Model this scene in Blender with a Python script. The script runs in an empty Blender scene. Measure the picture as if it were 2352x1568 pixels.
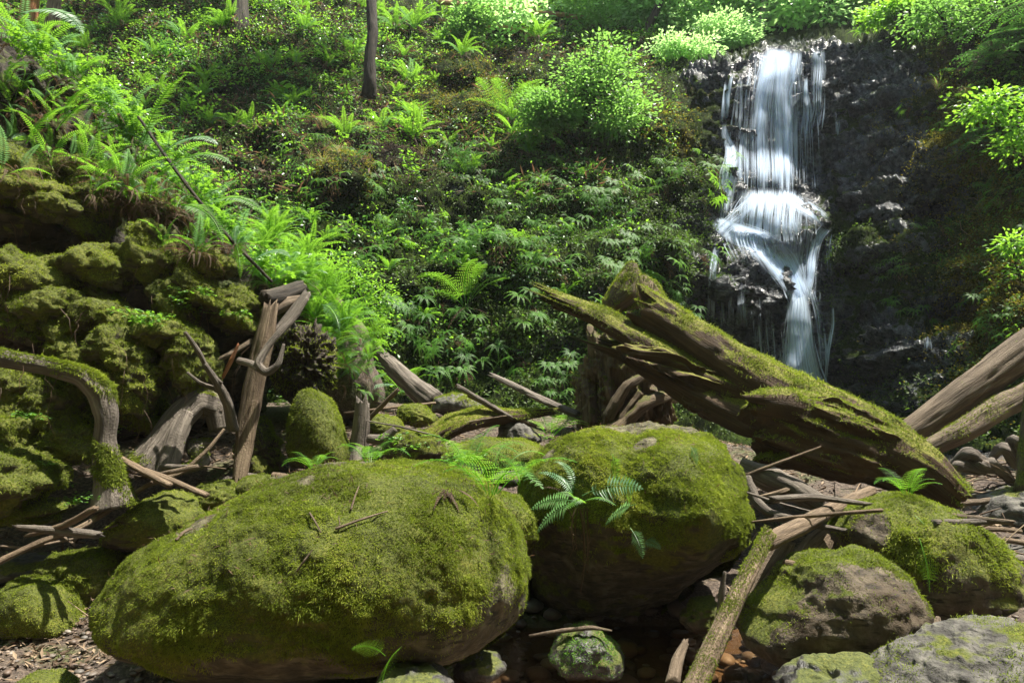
import bpy, bmesh, math, random
import numpy as np
from mathutils import Vector, Matrix
from mathutils.bvhtree import BVHTree
R = math.radians
rng = np.random.default_rng(7); random.seed(7)
SC = bpy.context.scene
COL = SC.collection

# ------------------------------------------------------------------ camera, sky, sun
CAMZ = 1.6; PITCH = math.atan(116/1568)
cam = bpy.data.cameras.new('camera'); cam.lens = 24; cam.sensor_width = 36
cam.clip_start = 0.05; cam.clip_end = 600
camo = bpy.data.objects.new('camera', cam); COL.objects.link(camo)
camo.location = (0, 0, CAMZ); camo.rotation_euler = (R(90)+PITCH, 0, 0)
SC.camera = camo
SUN_EL, SUN_AZ = 69, 84          # azimuth measured from +Y towards +X
w = bpy.data.worlds.new('World'); SC.world = w; w.use_nodes = True
sk = w.node_tree.nodes.new('ShaderNodeTexSky'); sk.sky_type = 'NISHITA'; sk.sun_disc = False
sk.sun_elevation = R(SUN_EL); sk.sun_rotation = R(SUN_AZ)
bg = w.node_tree.nodes['Background']; bg.inputs[1].default_value = 0.075
w.node_tree.links.new(sk.outputs[0], bg.inputs[0])
sd = bpy.data.lights.new('sun', 'SUN'); sd.energy = 4.6; sd.angle = R(0.8); sd.color = (1, .95, .84)
so = bpy.data.objects.new('sun', sd); COL.objects.link(so)
S = Vector((math.sin(R(SUN_AZ))*math.cos(R(SUN_EL)), math.cos(R(SUN_AZ))*math.cos(R(SUN_EL)), math.sin(R(SUN_EL))))
so.rotation_euler = S.to_track_quat('Z', 'Y').to_euler(); so.location = S*40
SC.view_settings.view_transform = 'Standard'; SC.view_settings.look = 'None'
SC.view_settings.exposure = 1.68; SC.view_settings.gamma = 1
try: SC.view_settings.use_curve_mapping = False
except Exception: pass

# ------------------------------------------------------------------ picture geometry: pixel (of a 2352 wide view) + distance -> point
CP, SP = math.cos(PITCH), math.sin(PITCH)
def ray(u, v):
    x = (np.asarray(u, float)-1176)/1568; y = (784-np.asarray(v, float))/1568
    x, y = np.broadcast_arrays(x, y)
    return np.stack([x, CP-y*SP, SP+y*CP], -1)
def P(u, v, Y):
    d = ray(u, v); t = np.asarray(Y, float)/d[..., 1]
    return d*t[..., None]+np.array([0, 0, CAMZ])
def px(Y): return Y/1568.0       # metres per pixel at distance Y

# ------------------------------------------------------------------ noise
_p = np.random.default_rng(3).permutation(256); _p = np.concatenate([_p, _p, _p])
_g = np.random.default_rng(4).normal(size=(256, 3)); _g /= np.linalg.norm(_g, axis=1)[:, None]
def pn(X):
    X = np.asarray(X, float); i = np.floor(X).astype(int); f = X-i; i &= 255
    s = f*f*f*(f*(f*6-15)+10); out = 0
    for a in (0, 1):
        wx = s[:, 0] if a else 1-s[:, 0]
        for b in (0, 1):
            wy = s[:, 1] if b else 1-s[:, 1]
            for c in (0, 1):
                wz = s[:, 2] if c else 1-s[:, 2]
                h = _p[_p[_p[(i[:, 0]+a) & 255]+((i[:, 1]+b) & 255)]+((i[:, 2]+c) & 255)]
                g = _g[h]
                out = out+wx*wy*wz*(g[:, 0]*(f[:, 0]-a)+g[:, 1]*(f[:, 1]-b)+g[:, 2]*(f[:, 2]-c))
    return out*1.6
def fbm(X, o=4, g=.5, l=2.03):
    r = 0; a = 1
    for k in range(o): r = r+a*pn(X+17.3*k); X = X*l; a *= g
    return r
def ridge(X, o=4, g=.5, l=2.1):
    r = 0; a = 1
    for k in range(o): r = r+a*(1-2*np.abs(pn(X+9.1*k))); X = X*l; a *= g
    return r
def sstep(a, b, x): t = np.clip((x-a)/(b-a), 0, 1); return t*t*(3-2*t)
def unit(v): return v/np.maximum(np.linalg.norm(v, axis=-1, keepdims=True), 1e-9)

# ------------------------------------------------------------------ mesh making
def mesh(name, V, F, uv=None, smooth=True, mats=None, fm=None, attrs=None):
    """V (n,3); F list of index arrays (each (m,k)); fm list of material indices per array"""
    me = bpy.data.meshes.new(name); V = np.asarray(V, np.float32)
    if isinstance(F, np.ndarray): F = [F]
    F = [np.asarray(f, np.int32) for f in F if len(f)]
    me.vertices.add(len(V)); me.vertices.foreach_set('co', V.ravel())
    idx = np.concatenate([f.ravel() for f in F]); tot = np.concatenate([np.full(len(f), f.shape[1]) for f in F])
    me.loops.add(len(idx)); me.loops.foreach_set('vertex_index', idx)
    me.polygons.add(len(tot)); st = np.concatenate([[0], np.cumsum(tot)[:-1]])
    me.polygons.foreach_set('loop_start', st.astype(np.int32)); me.polygons.foreach_set('loop_total', tot.astype(np.int32))
    if uv is not None:
        l = me.uv_layers.new(name='UVMap'); l.data.foreach_set('uv', np.asarray(uv, np.float32)[idx].ravel())
    if attrs:
        for k, a in attrs.items():
            at = me.attributes.new(k, 'FLOAT', 'POINT'); at.data.foreach_set('value', np.asarray(a, np.float32))
    if fm is not None:
        me.polygons.foreach_set('material_index', np.concatenate([np.full(len(f), m) for f, m in zip(F, fm)]).astype(np.int32))
    me.polygons.foreach_set('use_smooth', np.full(len(tot), smooth))
    for m in (mats if isinstance(mats, (list, tuple)) else [mats]): me.materials.append(m)
    me.update(calc_edges=True); me.validate()
    return me
def tag(o, label=None, cat=None, group=None, kind=None):
    for k, v in (('label', label), ('category', cat), ('group', group), ('kind', kind)):
        if v: o[k] = v
    return o
def thing(name, label, cat, loc, group=None):
    o = bpy.data.objects.new(name, None); COL.objects.link(o); o.location = Vector(loc); o.empty_display_size = .1
    return tag(o, label, cat, group)
def put(name, me, parent=None, loc=None):
    o = bpy.data.objects.new(name, me); COL.objects.link(o)
    if parent is not None: o.parent = parent
    if loc is not None: o.location = Vector(loc)
    return o
BV = []          # (BVHTree) of solid things, used to seat plants and litter on them
def mk(name, V, F, mat, parent=None, origin=None, reg=False, **kw):
    V = np.asarray(V, float)
    if reg:
        ff = F if isinstance(F, list) else [F]
        BV.append(BVHTree.FromPolygons(V.tolist(), [t for f in ff for t in np.asarray(f).tolist()]))
    if parent is not None and origin is None: org = np.array(total_loc(parent)); loc = None
    elif parent is not None: org = np.array(total_loc(parent)); loc = None
    else:
        org = np.array(origin) if origin is not None else np.array([V[:, 0].mean(), V[:, 1].mean(), V[:, 2].min()]); loc = org
    return put(name, mesh(name, V-org, F, mats=mat, **kw), parent, loc)
def total_loc(o):
    l = Vector((0, 0, 0))
    while o is not None: l += o.location; o = o.parent
    return l
def hit(u, v, far=60):
    d = Vector(ray(u, v)); d.normalize(); o = Vector((0, 0, CAMZ)); best = None
    for b in BV:
        h = b.ray_cast(o, d, far)
        if h[0] is not None and (best is None or h[3] < best[2]): best = (h[0], h[1], h[3])
    return best

# ------------------------------------------------------------------ materials
class NT:
    def __init__(s, name):
        s.m = bpy.data.materials.new(name); s.m.use_nodes = True; s.t = s.m.node_tree; s.t.nodes.clear()
        s.out = s.t.nodes.new('ShaderNodeOutputMaterial')
    def n(s, ty, ins=None, **pr):
        nd = s.t.nodes.new('ShaderNode'+ty)
        for k, v in pr.items(): setattr(nd, k, v)
        for k, v in (ins or {}).items(): s.set(nd.inputs[k], v)
        return nd
    def set(s, sock, v):
        if isinstance(v, bpy.types.NodeSocket): s.t.links.new(v, sock)
        elif isinstance(v, bpy.types.Node): s.t.links.new(v.outputs[0], sock)
        else:
            if isinstance(v, (tuple, list)) and len(v) == 3 and sock.type == 'RGBA': v = (*v, 1)
            sock.default_value = v
    def math(s, op, a, b=0.0, c=None, clamp=False):
        nd = s.n('Math', {0: a, 1: b}, operation=op, use_clamp=clamp)
        if c is not None: s.set(nd.inputs[2], c)
        return nd.outputs[0]
    def noise(s, scale, detail=4, vec=None, rough=.55, dist=0):
        i = {'Scale': scale, 'Detail': detail, 'Roughness': rough, 'Distortion': dist}
        if vec is not None: i['Vector'] = vec
        return s.n('TexNoise', i).outputs[0]
    def ramp(s, f, stops):
        nd = s.n('ValToRGB', {0: f}); e = nd.color_ramp.elements
        while len(e) < len(stops): e.new(.5)
        for k, (p, c) in enumerate(stops): e[k].position = p; e[k].color = (*c, 1) if len(c) == 3 else c
        return nd.outputs[0]
    def mix(s, f, a, b): 
        nd = s.n('Mix', data_type='RGBA'); s.set(nd.inputs[0], f); s.set(nd.inputs[6], a); s.set(nd.inputs[7], b); return nd.outputs[2]
    def lim(s, x, a, b): return s.n('MapRange', {0: x, 1: a, 2: b}, interpolation_type='SMOOTHSTEP').outputs[0]
    def vec(s, v, sc): return s.n('Mapping', {0: v, 3: sc}).outputs[0]
    def done(s, sh): s.t.links.new(sh.outputs[0] if isinstance(sh, bpy.types.Node) else sh, s.out.inputs[0]); return s.m
    def bump(s, h, st, d, nrm=None):
        i = {'Height': h, 'Strength': st, 'Distance': d}
        if nrm is not None: i['Normal'] = nrm
        return s.n('Bump', i).outputs[0]

def m_rock(name, rock=((.06, .055, .045), (.16, .145, .115), (.25, .23, .19)), moss=((.03, .035, .006), (.085, .1, .015), (.17, .17, .025)),
           bias=.0, sc=1.0, rough=.85, wet=0.0, stain=None, zf=.9):
    """stone with moss where it faces up; bias > 0 = more moss"""
    t = NT(name); co = t.n('TexCoord').outputs['Object']; g = t.n('NewGeometry'); nz = t.n('SeparateXYZ', {0: g.outputs['Normal']}).outputs[2]
    n1 = t.noise(2.3*sc, 6, co); n2 = t.noise(11*sc, 6, co, .6); n3 = t.noise(60*sc, 4, co, .65)
    rc = t.ramp(n2, [(.3, rock[0]), (.5, rock[1]), (.72, rock[2])])
    if stain: rc = t.mix(t.lim(t.noise(3.1*sc, 5, t.vec(co, (1, 1, .5))), .5, .62), rc, stain)
    lay = t.noise(9*sc, 4, t.vec(co, (1, 1, 5)))
    rc = t.mix(t.lim(lay, .52, .66), rc, rock[0])
    mc = t.ramp(t.math('ADD', t.math('MULTIPLY', n3, .6), t.math('MULTIPLY', n1, .45)), [(.36, moss[0]), (.52, moss[1]), (.68, moss[2])])
    f = t.math('ADD', t.math('MULTIPLY', nz, zf*.5), t.math('MULTIPLY', t.math('SUBTRACT', t.math('ADD', t.math('MULTIPLY', n1, .75), t.math('MULTIPLY', n2, .25)), .5), 2.2))
    f = t.math('SUBTRACT', f, t.math('MULTIPLY', t.n('Attribute', attribute_name='bare').outputs['Fac'], 1.2)); f = t.lim(t.math('ADD', f, bias), -.06, .1)
    b = t.bump(t.mix(f, n2, t.noise(38*sc, 6, co, .7)), .9, .03/sc)
    b = t.bump(n3, .7, .01/sc, b)
    rr = rough*(1-wet)+.25*wet
    r = t.math('MULTIPLY_ADD', f, .9-rr, rr)
    p = t.n('BsdfPrincipled', {'Base Color': t.mix(f, rc, mc), 'Roughness': r, 'Normal': b})
    p.inputs['Specular IOR Level'].default_value = .35+.4*wet
    return t.done(p)
def m_leaf(name, cols, trans=(.22, .34, .03), tf=.42, rough=.42, spec=.5):
    t = NT(name); a = t.n('Attribute', attribute_name='rnd').outputs['Fac']; oi = t.n('ObjectInfo').outputs['Random']
    f = t.math('ADD', t.math('MULTIPLY', a, .8), t.math('MULTIPLY', oi, .2))
    c = t.ramp(f, [(k/(len(cols)-1), x) for k, x in enumerate(cols)])
    tc = t.mix(.55, c, trans)
    tb = t.n('MixRGB', {0: 1.0, 1: tc, 2: (2.0, 2.0, 2.0, 1)}, blend_type='MULTIPLY')
    p = t.n('BsdfPrincipled', {'Base Color': c, 'Roughness': rough}); p.inputs['Specular IOR Level'].default_value = spec
    tr = t.n('BsdfTranslucent', {0: tb.outputs[0]})
    return t.done(t.n('MixShader', {0: tf, 1: p.outputs[0], 2: tr.outputs[0]}))
def m_bark(name, c=((.05, .035, .022), (.15, .11, .075), (.27, .21, .15)), sc=1.0, moss=None, bias=0.0, crack=.9, mz=.55, mcol=((.04, .055, .008), (.12, .15, .02), (.2, .21, .03))):
    t = NT(name); uv = t.n('UVMap').outputs[0]; co = t.n('TexCoord').outputs['Object']
    g1 = t.noise(1, 7, t.vec(uv, (55*sc, 3.5*sc, 1)), .65, .6); g2 = t.noise(1, 5, t.vec(uv, (14*sc, 1.2*sc, 1)), .6, .8)
    f = t.math('ADD', t.math('MULTIPLY', g1, .65), t.math('MULTIPLY', g2, .4))
    rc = t.ramp(f, [(.36, c[0]), (.5, c[1]), (.66, c[2])])
    n4 = t.noise(2.2, 4, co)
    rc = t.mix(t.lim(n4, .45, .7), rc, t.mix(.5, rc, c[0]))
    b = t.bump(f, crack, .035); b = t.bump(t.noise(1, 5, t.vec(uv, (160*sc, 14*sc, 1)), .6), .5, .012, b)
    if moss is not None:
        nz = t.n('SeparateXYZ', {0: t.n('NewGeometry').outputs['Normal']}).outputs[2]
        n1 = t.noise(5, 5, co); n3 = t.noise(70, 4, co, .65)
        mf = t.lim(t.math('ADD', t.math('MULTIPLY', nz, mz), t.math('ADD', t.math('MULTIPLY', t.math('SUBTRACT', n1, .5), 2.0), moss)), -.03, .12)
        mc = t.ramp(n3, [(.35, mcol[0]), (.52, mcol[1]), (.7, mcol[2])])
        rc = t.mix(mf, rc, mc); b = t.bump(n3, .7, .012, b)
    p = t.n('BsdfPrincipled', {'Base Color': rc, 'Roughness': .82, 'Normal': b}); p.inputs['Specular IOR Level'].default_value = .3
    return t.done(p)

M = {}
M['boulder'] = m_rock('mossy_sandstone', bias=.18, rock=((.03, .026, .014), (.075, .064, .034), (.17, .15, .095)))
M['boulder_bare'] = m_rock('bare_stone', rock=((.04, .036, .032), (.1, .092, .08), (.18, .165, .14)), bias=-.42)
M['boulder_brown'] = m_rock('brown_stone_part_mossy', rock=((.03, .022, .014), (.085, .065, .042), (.16, .13, .09)), bias=-.12, stain=(.055, .038, .022))
M['boulder_wet'] = m_rock('wet_dark_stone', rock=((.015, .014, .013), (.05, .045, .04), (.1, .09, .08)), bias=-.25, wet=.7)
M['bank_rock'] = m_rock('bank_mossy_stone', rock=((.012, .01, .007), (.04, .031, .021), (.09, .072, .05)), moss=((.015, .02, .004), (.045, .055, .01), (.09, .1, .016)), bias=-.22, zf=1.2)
M['strand'] = m_leaf('moss_strands', ((.05, .04, .014), (.085, .115, .012), (.18, .215, .02), (.32, .32, .06)), trans=(.24, .32, .02), tf=.3, rough=.7, spec=.2)
M['strand_dark'] = m_leaf('dark_moss_strands', ((.012, .028, .004), (.03, .06, .008), (.06, .1, .012), (.11, .16, .02)), trans=(.1, .2, .02), tf=.3, rough=.6, spec=.4)
M['strand_gold'] = m_leaf('ochre_moss_strands', ((.05, .05, .005), (.13, .12, .01), (.24, .2, .02)), trans=(.3, .26, .02), tf=.3, rough=.7, spec=.2)
M['fern'] = m_leaf('fern_green', ((.02, .07, .01), (.045, .13, .015), (.08, .2, .02), (.14, .27, .03)), trans=(.25, .46, .03), tf=.45, rough=.5, spec=.3)
M['fern_pale'] = m_leaf('fern_bluish', ((.05, .13, .05), (.1, .2, .09), (.16, .28, .13)), trans=(.2, .4, .1), tf=.3)
M['leaf'] = m_leaf('broad_leaf', ((.03, .1, .008), (.06, .17, .012), (.1, .23, .02), (.15, .29, .03)), trans=(.26, .46, .03), tf=.45)
M['leaf_bush'] = m_leaf('bush_leaf', ((.04, .11, .02), (.08, .18, .035), (.13, .26, .05), (.2, .34, .08)), trans=(.2, .38, .06), tf=.4)
M['leaf_dark'] = m_leaf('dark_glossy_leaf', ((.012, .05, .012), (.03, .09, .02), (.05, .14, .025)), trans=(.12, .3, .03), tf=.35, rough=.32, spec=.7)
M['leaf_far'] = m_leaf('canopy_leaf', ((.08, .17, .06), (.14, .27, .08), (.22, .37, .11), (.36, .48, .22)), trans=(.4, .6, .22), tf=.5, rough=.35, spec=.7)
M['needle'] = m_leaf('conifer_needle', ((.008, .03, .008), (.02, .07, .015), (.05, .13, .02)), trans=(.1, .25, .03), tf=.4)
M['dead'] = m_leaf('dead_frond', ((.03, .02, .012), (.085, .055, .035), (.2, .14, .09)), trans=(.3, .16, .08), tf=.2, rough=.7, spec=.2)
M['straw'] = m_leaf('dry_grass', ((.12, .09, .04), (.28, .22, .11), (.4, .34, .2)), trans=(.4, .3, .12), tf=.3, rough=.7, spec=.2)
M['litter'] = m_leaf('forest_litter', ((.03, .02, .012), (.09, .06, .04), (.2, .14, .09), (.34, .26, .18)), trans=(.2, .12, .06), tf=.05, rough=.8, spec=.2)
M['bark'] = m_bark('bark_brown', moss=-.75)
M['bark_dark'] = m_bark('bark_dark', ((.012, .01, .008), (.04, .032, .024), (.09, .07, .05)), moss=-.6)
M['bark_mossy'] = m_bark('bark_mossy', ((.03, .022, .014), (.09, .07, .045), (.17, .14, .09)), moss=.05)
M['log_top'] = m_bark('rotten_log', ((.02, .011, .006), (.06, .036, .019), (.105, .066, .036)), sc=.5, moss=-.6, mz=1.1, crack=.6, mcol=((.05, .045, .008), (.13, .13, .015), (.22, .2, .03)))
M['wood_grey'] = m_bark('weathered_wood', ((.045, .035, .028), (.13, .108, .088), (.26, .22, .18)), moss=-1.2)
M['wood_tan'] = m_bark('bare_wood', ((.05, .034, .021), (.15, .105, .067), (.3, .225, .15)), moss=-1.0)
M['wood_red'] = m_bark('split_red_wood', ((.12, .04, .015), (.34, .13, .05), (.5, .25, .12)), moss=-1.5)
M['rail'] = m_bark('fence_rail_wood', ((.2, .1, .06), (.38, .2, .12), (.5, .3, .2)), moss=-2, crack=.2)
M['trunk_pale'] = m_bark('pale_trunk', ((.1, .09, .07), (.24, .21, .17), (.36, .33, .28)), moss=-.9)
# ------------------------------------------------------------------ the canyon wall: one continuous slope, cliff and hillside
CT = np.array([
 # foot of the slope
 (-400,940,9.5),(300,930,9.3),(850,930,9.6),(1000,935,10),(1300,940,10.4),(1500,960,11.2),(1700,1000,12.4),(1850,960,12.8),(2000,970,12.2),(2150,960,11),(2352,960,9.5),(2700,960,8.2),
 (-400,1010,9),(850,1010,9.2),(1300,1010,9.6),(1700,1050,11),(2000,1050,10.5),(2400,1050,8.5),
 # middle
 (-400,600,11.5),(300,600,11),(700,650,10.6),(1000,700,11.2),(1300,700,11.4),(1450,560,12),(1600,720,12.6),
 (700,420,12.3),(1000,480,12.8),(1250,450,13.2),(1450,400,13.6),(1600,480,13.4),
 (-400,250,14.5),(300,250,14.5),(650,250,14.8),(850,200,16),(1100,260,15.6),(1350,250,15.3),(1500,250,15.2),
 (300,0,18),(600,0,18.5),(850,40,19),(1100,70,19.6),(1300,70,19.8),(1450,110,18.5),(1560,170,17),(0,-300,26),(700,-300,27),(1200,-300,30),(-400,-300,24),
 # waterfall cliff
 (1660,700,13.2),(1850,740,13.4),(1900,620,13.9),(1700,560,13.9),(1800,500,14.3),(1750,450,15),(1850,450,15.2),(1700,300,15.4),(1780,300,15.8),(1900,300,15.7),
 (1650,180,15.8),(1780,140,16.4),(1900,125,16.3),(2010,130,15.8),(2120,100,14.8),
 # right
 (2000,240,15.3),(2050,400,14.3),(2130,420,13.6),(2000,520,13.6),(2150,560,12.6),(2050,700,12.6),(2150,800,12),(2250,700,11.4),
 (2250,450,12.2),(2352,500,11.2),(2200,250,13.2),(2352,250,11.8),(2352,700,10.2),(2600,500,10.6),(2600,100,12.2),(2352,50,13),(2200,60,14.6),(2700,-300,17),(2350,-300,18),(2000,-300,24),(2352,850,9.8),(2900,500,10),(2900,-300,14.5)], float)
def rbf(pts, vals, Q, k=.4):
    def ph(A, B): return np.sqrt(((A[:, None]-B[None])**2).sum(-1)+k*k)
    n = len(pts); A = np.zeros((n+3, n+3)); A[:n, :n] = ph(pts, pts)+np.eye(n)*.004; A[:n, n] = 1; A[:n, n+1:] = pts; A[n, :n] = 1; A[n+1:, :n] = pts.T
    c = np.linalg.solve(A, np.concatenate([vals, [0, 0, 0]]))
    out = np.empty(len(Q))
    for a in range(0, len(Q), 20000):
        q = Q[a:a+20000]; out[a:a+20000] = ph(q, pts)@c[:n]+c[n]+q@c[n+1:]
    return out
LIPU = [-500,300,600,850,1000,1150,1320,1450,1560,1600,1680,1760,1860,1960,2030,2110,2200,2352,2900]
LIPV = [-60,-40,-20,20,30,50,60,90,140,160,140,112,103,100,92,60,20,-30,-200]
du = 5.0
us = np.arange(-520, 2930, du); vs = np.arange(-330, 1060, du); NU, NV = len(us), len(vs)
U, Vv = np.meshgrid(us, vs); Uf, Vf = U.ravel(), Vv.ravel()
Y = rbf(CT[:, :2]/200, CT[:, 2], np.stack([Uf, Vf], 1)/200)
def bumpg(u, v, ru, rv, a, rot=0, p=2):
    global Y
    c, s = math.cos(rot), math.sin(rot); x = ((Uf-u)*c+(Vf-v)*s)/ru; y = (-(Uf-u)*s+(Vf-v)*c)/rv
    r = np.sqrt(x*x+y*y); Y = Y-a*np.clip(1-r**p, 0, 1)**.5
for b in [(1725,650,85,85,.8),(1790,505,110,55,.7),(1690,400,45,40,.3),(1770,415,60,30,.35),(2070,390,150,110,.9,-.35),(2060,230,95,60,.5,-.2),(2110,850,180,130,1.0,.25),
          (2060,560,110,60,.5),(1560,590,130,40,.7,.55),(1950,560,60,50,.4),(1700,220,35,50,.25),(1990,300,70,40,.3),(800,400,60,35,.8),(1060,150,75,45,.9),(1080,250,90,40,.6),(1250,160,90,40,.8),
          (1140,560,120,60,.4),(1300,620,140,50,.35),(1230,760,120,70,.35),(950,640,80,60,.3),(1560,300,80,60,.5,.5),(1590,420,60,60,.4),(640,300,70,50,.5),(430,420,90,70,.6),(2180,640,110,60,.5,-.3)]: bumpg(*b)
lip = np.interp(Uf, LIPU, LIPV); Y = Y+np.clip(lip-Vf, 0, None)*.085
Wp = P(Uf, Vf, Y)
def gnorm(W):
    G = W.reshape(NV, NU, 3); a = np.gradient(G, axis=1); b = np.gradient(G, axis=0)
    return unit(np.cross(b, a)).reshape(-1, 3)
Wn = gnorm(Wp)
if (Wn[:, 1].mean() > 0): Wn = -Wn
def zone(L):
    r = 0
    for (u, v, ru, rv, a, *ro) in L:
        t = ro[0] if ro else 0; c, s = math.cos(t), math.sin(t)
        r = np.maximum(r, a*np.exp(-((((Uf-u)*c+(Vf-v)*s)/ru)**2+((-(Uf-u)*s+(Vf-v)*c)/rv)**2)))
    return r
wet = np.clip(zone([(1800,300,150,330,1.3),(2040,400,140,170,1.25,-.2),(1980,180,170,110,1.2),(1780,700,190,230,1.3),(2080,800,170,150,.95,.3),(1950,900,260,120,1.),(1650,160,110,50,1.1,-.3),(1630,530,110,60,.8,.5),(1300,620,130,70,.35),(1050,460,40,50,.5),(1260,830,60,60,.4)]), 0, 1.2)
nz3 = fbm(Wp*.5, 3)
gold = zone([(2250,330,160,120,1.),(2300,650,140,220,1.1),(2180,220,110,130,.8),(1560,330,50,60,.6),(1510,240,60,60,.5)])
earth = zone([(900,330,260,130,.75),(450,220,300,160,.5),(820,110,200,120,.6),(1050,60,250,60,.6),(1180,120,120,60,.6),(600,420,200,80,.6),(2230,140,100,70,.7),(1600,210,60,60,.5)])
relief = 1-.55*zone([(1100,250,400,150,.8)])
fore = sstep(20, 90, lip-Vf)
wet = wet*(1-.9*sstep(5, 40, lip-Vf))
cr = ridge(Wp*np.array([.55, .55, 1.15])+5, 5, .55)-1.0
strata = ridge(np.stack([Wp[:, 0]*.45+Wp[:, 2]*.35, Wp[:, 1]*.4, Wp[:, 2]*1.9-Wp[:, 0]*.45], 1), 4, .5)-.9
dg = np.stack([Wp[:, 0]*.5+Wp[:, 2]*.85, Wp[:, 1]*.6, -Wp[:, 0]*.5*1.6+Wp[:, 2]*1.6], 1)
fac = ridge(dg*1.5+3, 4, .6)-1.1; wc = np.clip(wet, 0, 1)
D = cr*.16*relief*(1+.3*wet)+strata*(.10+.05*wc)+fac*.2*wc+fbm(Wp*3.5, 4, .6)*.07+ridge(Wp*np.array([3., 3, 5]), 3, .6)*.05*(1-wc)
lg = np.stack([Wp[:, 0]*.42-Wp[:, 2]*.3, Wp[:, 1]*.2, Wp[:, 2]*1.15+Wp[:, 0]*.55], 1)
D += (ridge(lg+11, 3, .5)-.9)*.26*(1-wc)*zone([(1050,560,420,320,1.),(2200,600,200,260,.7),(1560,430,120,120,1.)])
flow = zone([(1780,270,60,190,1.),(1785,490,90,60,1.),(1740,570,110,35,1.,.45),(1850,600,50,90,1.),(1845,780,50,150,1.)])
D *= (1-.6*fore)*(1-.7*np.clip(flow*1.2, 0, 1))
Wp = Wp+Wn*D[:, None]; Wn = gnorm(Wp)
if (Wn[:, 1].mean() > 0): Wn = -Wn
i = (np.arange(NV-1)[:, None]*NU+np.arange(NU-1)[None]).ravel()
WF = np.stack([i, i+NU, i+NU+1, i+1], 1)
t = NT('canyon_wall_earth_moss_and_wet_rock'); co = t.n('TexCoord').outputs['Object']; g = t.n('NewGeometry'); nz = t.n('SeparateXYZ', {0: g.outputs['Normal']}).outputs[2]
aw, ag, ae = [t.n('Attribute', attribute_name=k).outputs['Fac'] for k in ('wet', 'gold', 'earth')]
n1 = t.noise(1.3, 6, co); n2 = t.noise(7, 6, co, .65); n3 = t.noise(38, 5, co, .7)
rock = t.ramp(n2, [(.35, (.008, .009, .011)), (.48, (.035, .038, .044)), (.66, (.17, .175, .185))])
moss = t.ramp(t.math('ADD', t.math('MULTIPLY', n3, .55), t.math('MULTIPLY', n2, .45)), [(.38, (.008, .016, .003)), (.5, (.038, .066, .008)), (.62, (.1, .145, .016))])
mgold = t.ramp(n3, [(.35, (.035, .03, .004)), (.5, (.12, .1, .01)), (.65, (.2, .16, .018))])
soil = t.ramp(t.noise(24, 6, co, .7), [(.36, (.015, .01, .006)), (.5, (.055, .038, .024)), (.66, (.17, .125, .085))])
gm = t.lim(t.math('ADD', ag, t.math('MULTIPLY', t.math('SUBTRACT', n1, .5), 1.6)), .35, .75)
em = t.lim(t.math('ADD', ae, t.math('MULTIPLY', t.math('SUBTRACT', n2, .5), 2.2)), .35, .7)
mossc = t.mix(gm, moss, mgold); ground = t.mix(em, mossc, soil)
wm = t.lim(t.math('ADD', t.math('SUBTRACT', aw, t.math('MULTIPLY', nz, .45)), t.math('MULTIPLY', t.math('SUBTRACT', t.math('ADD', t.math('MULTIPLY', n2, .5), t.math('MULTIPLY', n1, .5)), .5), 2.6)), .38, .56)
ca = t.mix(wm, ground, rock)
b = t.bump(t.mix(wm, n3, t.noise(9, 8, t.vec(co, (1, 1, 1.8)), .72)), 1.0, .16); b = t.bump(t.noise(3.0, 5, t.n('Mapping', {0: co, 2: (0, .45, 0), 3: (1, 1, 2.6)}).outputs[0], .6), t.math('MULTIPLY', wm, .9), .35, b); b = t.bump(n3, .6, .03, b)
rgh = t.math('MULTIPLY_ADD', wm, -.64, .88)
pr = t.n('BsdfPrincipled', {'Base Color': ca, 'Roughness': rgh, 'Normal': b}); t.set(pr.inputs['Specular IOR Level'], t.math('MULTIPLY_ADD', wm, .75, .12))
M['wall'] = t.done(pr)
wall = mk('hillside', Wp, WF, M['wall'], origin=(0, 12, 2), reg=False, attrs={'wet': wet, 'gold': gold, 'earth': earth})
tag(wall, kind='structure')
def wat(u, v, off=0.0):
    """point and normal on the canyon wall seen at pixel u, v"""
    u = np.asarray(u, float); v = np.asarray(v, float)
    a = np.clip((u-us[0])/du, 0, NU-1.001); b = np.clip((v-vs[0])/du, 0, NV-1.001); i = a.astype(int); j = b.astype(int); fa = (a-i)[..., None]; fb = (b-j)[..., None]
    k = j*NU+i
    f = lambda A: A[k]*(1-fa)*(1-fb)+A[k+1]*fa*(1-fb)+A[k+NU]*(1-fa)*fb+A[k+NU+1]*fa*fb
    n = unit(f(Wn)); return f(Wp)+n*off, n

# ------------------------------------------------------------------ the ground: one sheet, stream bed in front, rising to the slope, rising again behind the viewer
GP = np.array([(-8,4,1.2),(-4.5,4,.5),(-3,3.8,.05),(-2,3.5,0),(-3.2,5,.35),(-4,6,1.0),(-6,6.5,1.4),(-2.5,5.2,.55),(-1.8,6,.85),(-1.2,7.5,1.15),(-2,9,1.4),(0,8.6,1.3),(0,7,1.05),(1,8,1.1),(2,8.5,1.1),(-.6,5.6,.5),(.4,5.6,.4),
  (-1,3.6,-.1),(0,3.6,-.16),(1,3.6,-.17),(1.6,3.4,-.12),(0,4.4,-.14),(1,4.4,-.14),(1.5,4.6,-.1),(0,2,-.14),(1,2,-.12),(2.2,2.5,.1),(3,4,.25),(2.5,5.2,.3),(3.6,5.5,.55),(4.5,6.5,.8),(4,8,.8),(5.5,8,.8),(3,10,.7),(4,12.5,.7),(2,11,.7),(6,10,.7),(6,12,.8),(8,11,1.0),(-2.2,2,.02),(-4,2,.3),(3.6,2.5,.4),
  (0,0,-.02),(-3,0,.1),(3,0,.2),(0,-3,.3),(8,8,1.3),(8,3,1.3),(-8,9,2),(-12,0,4),(12,0,4),(0,11,1.3),(-4,11,1.5)], float)
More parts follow.
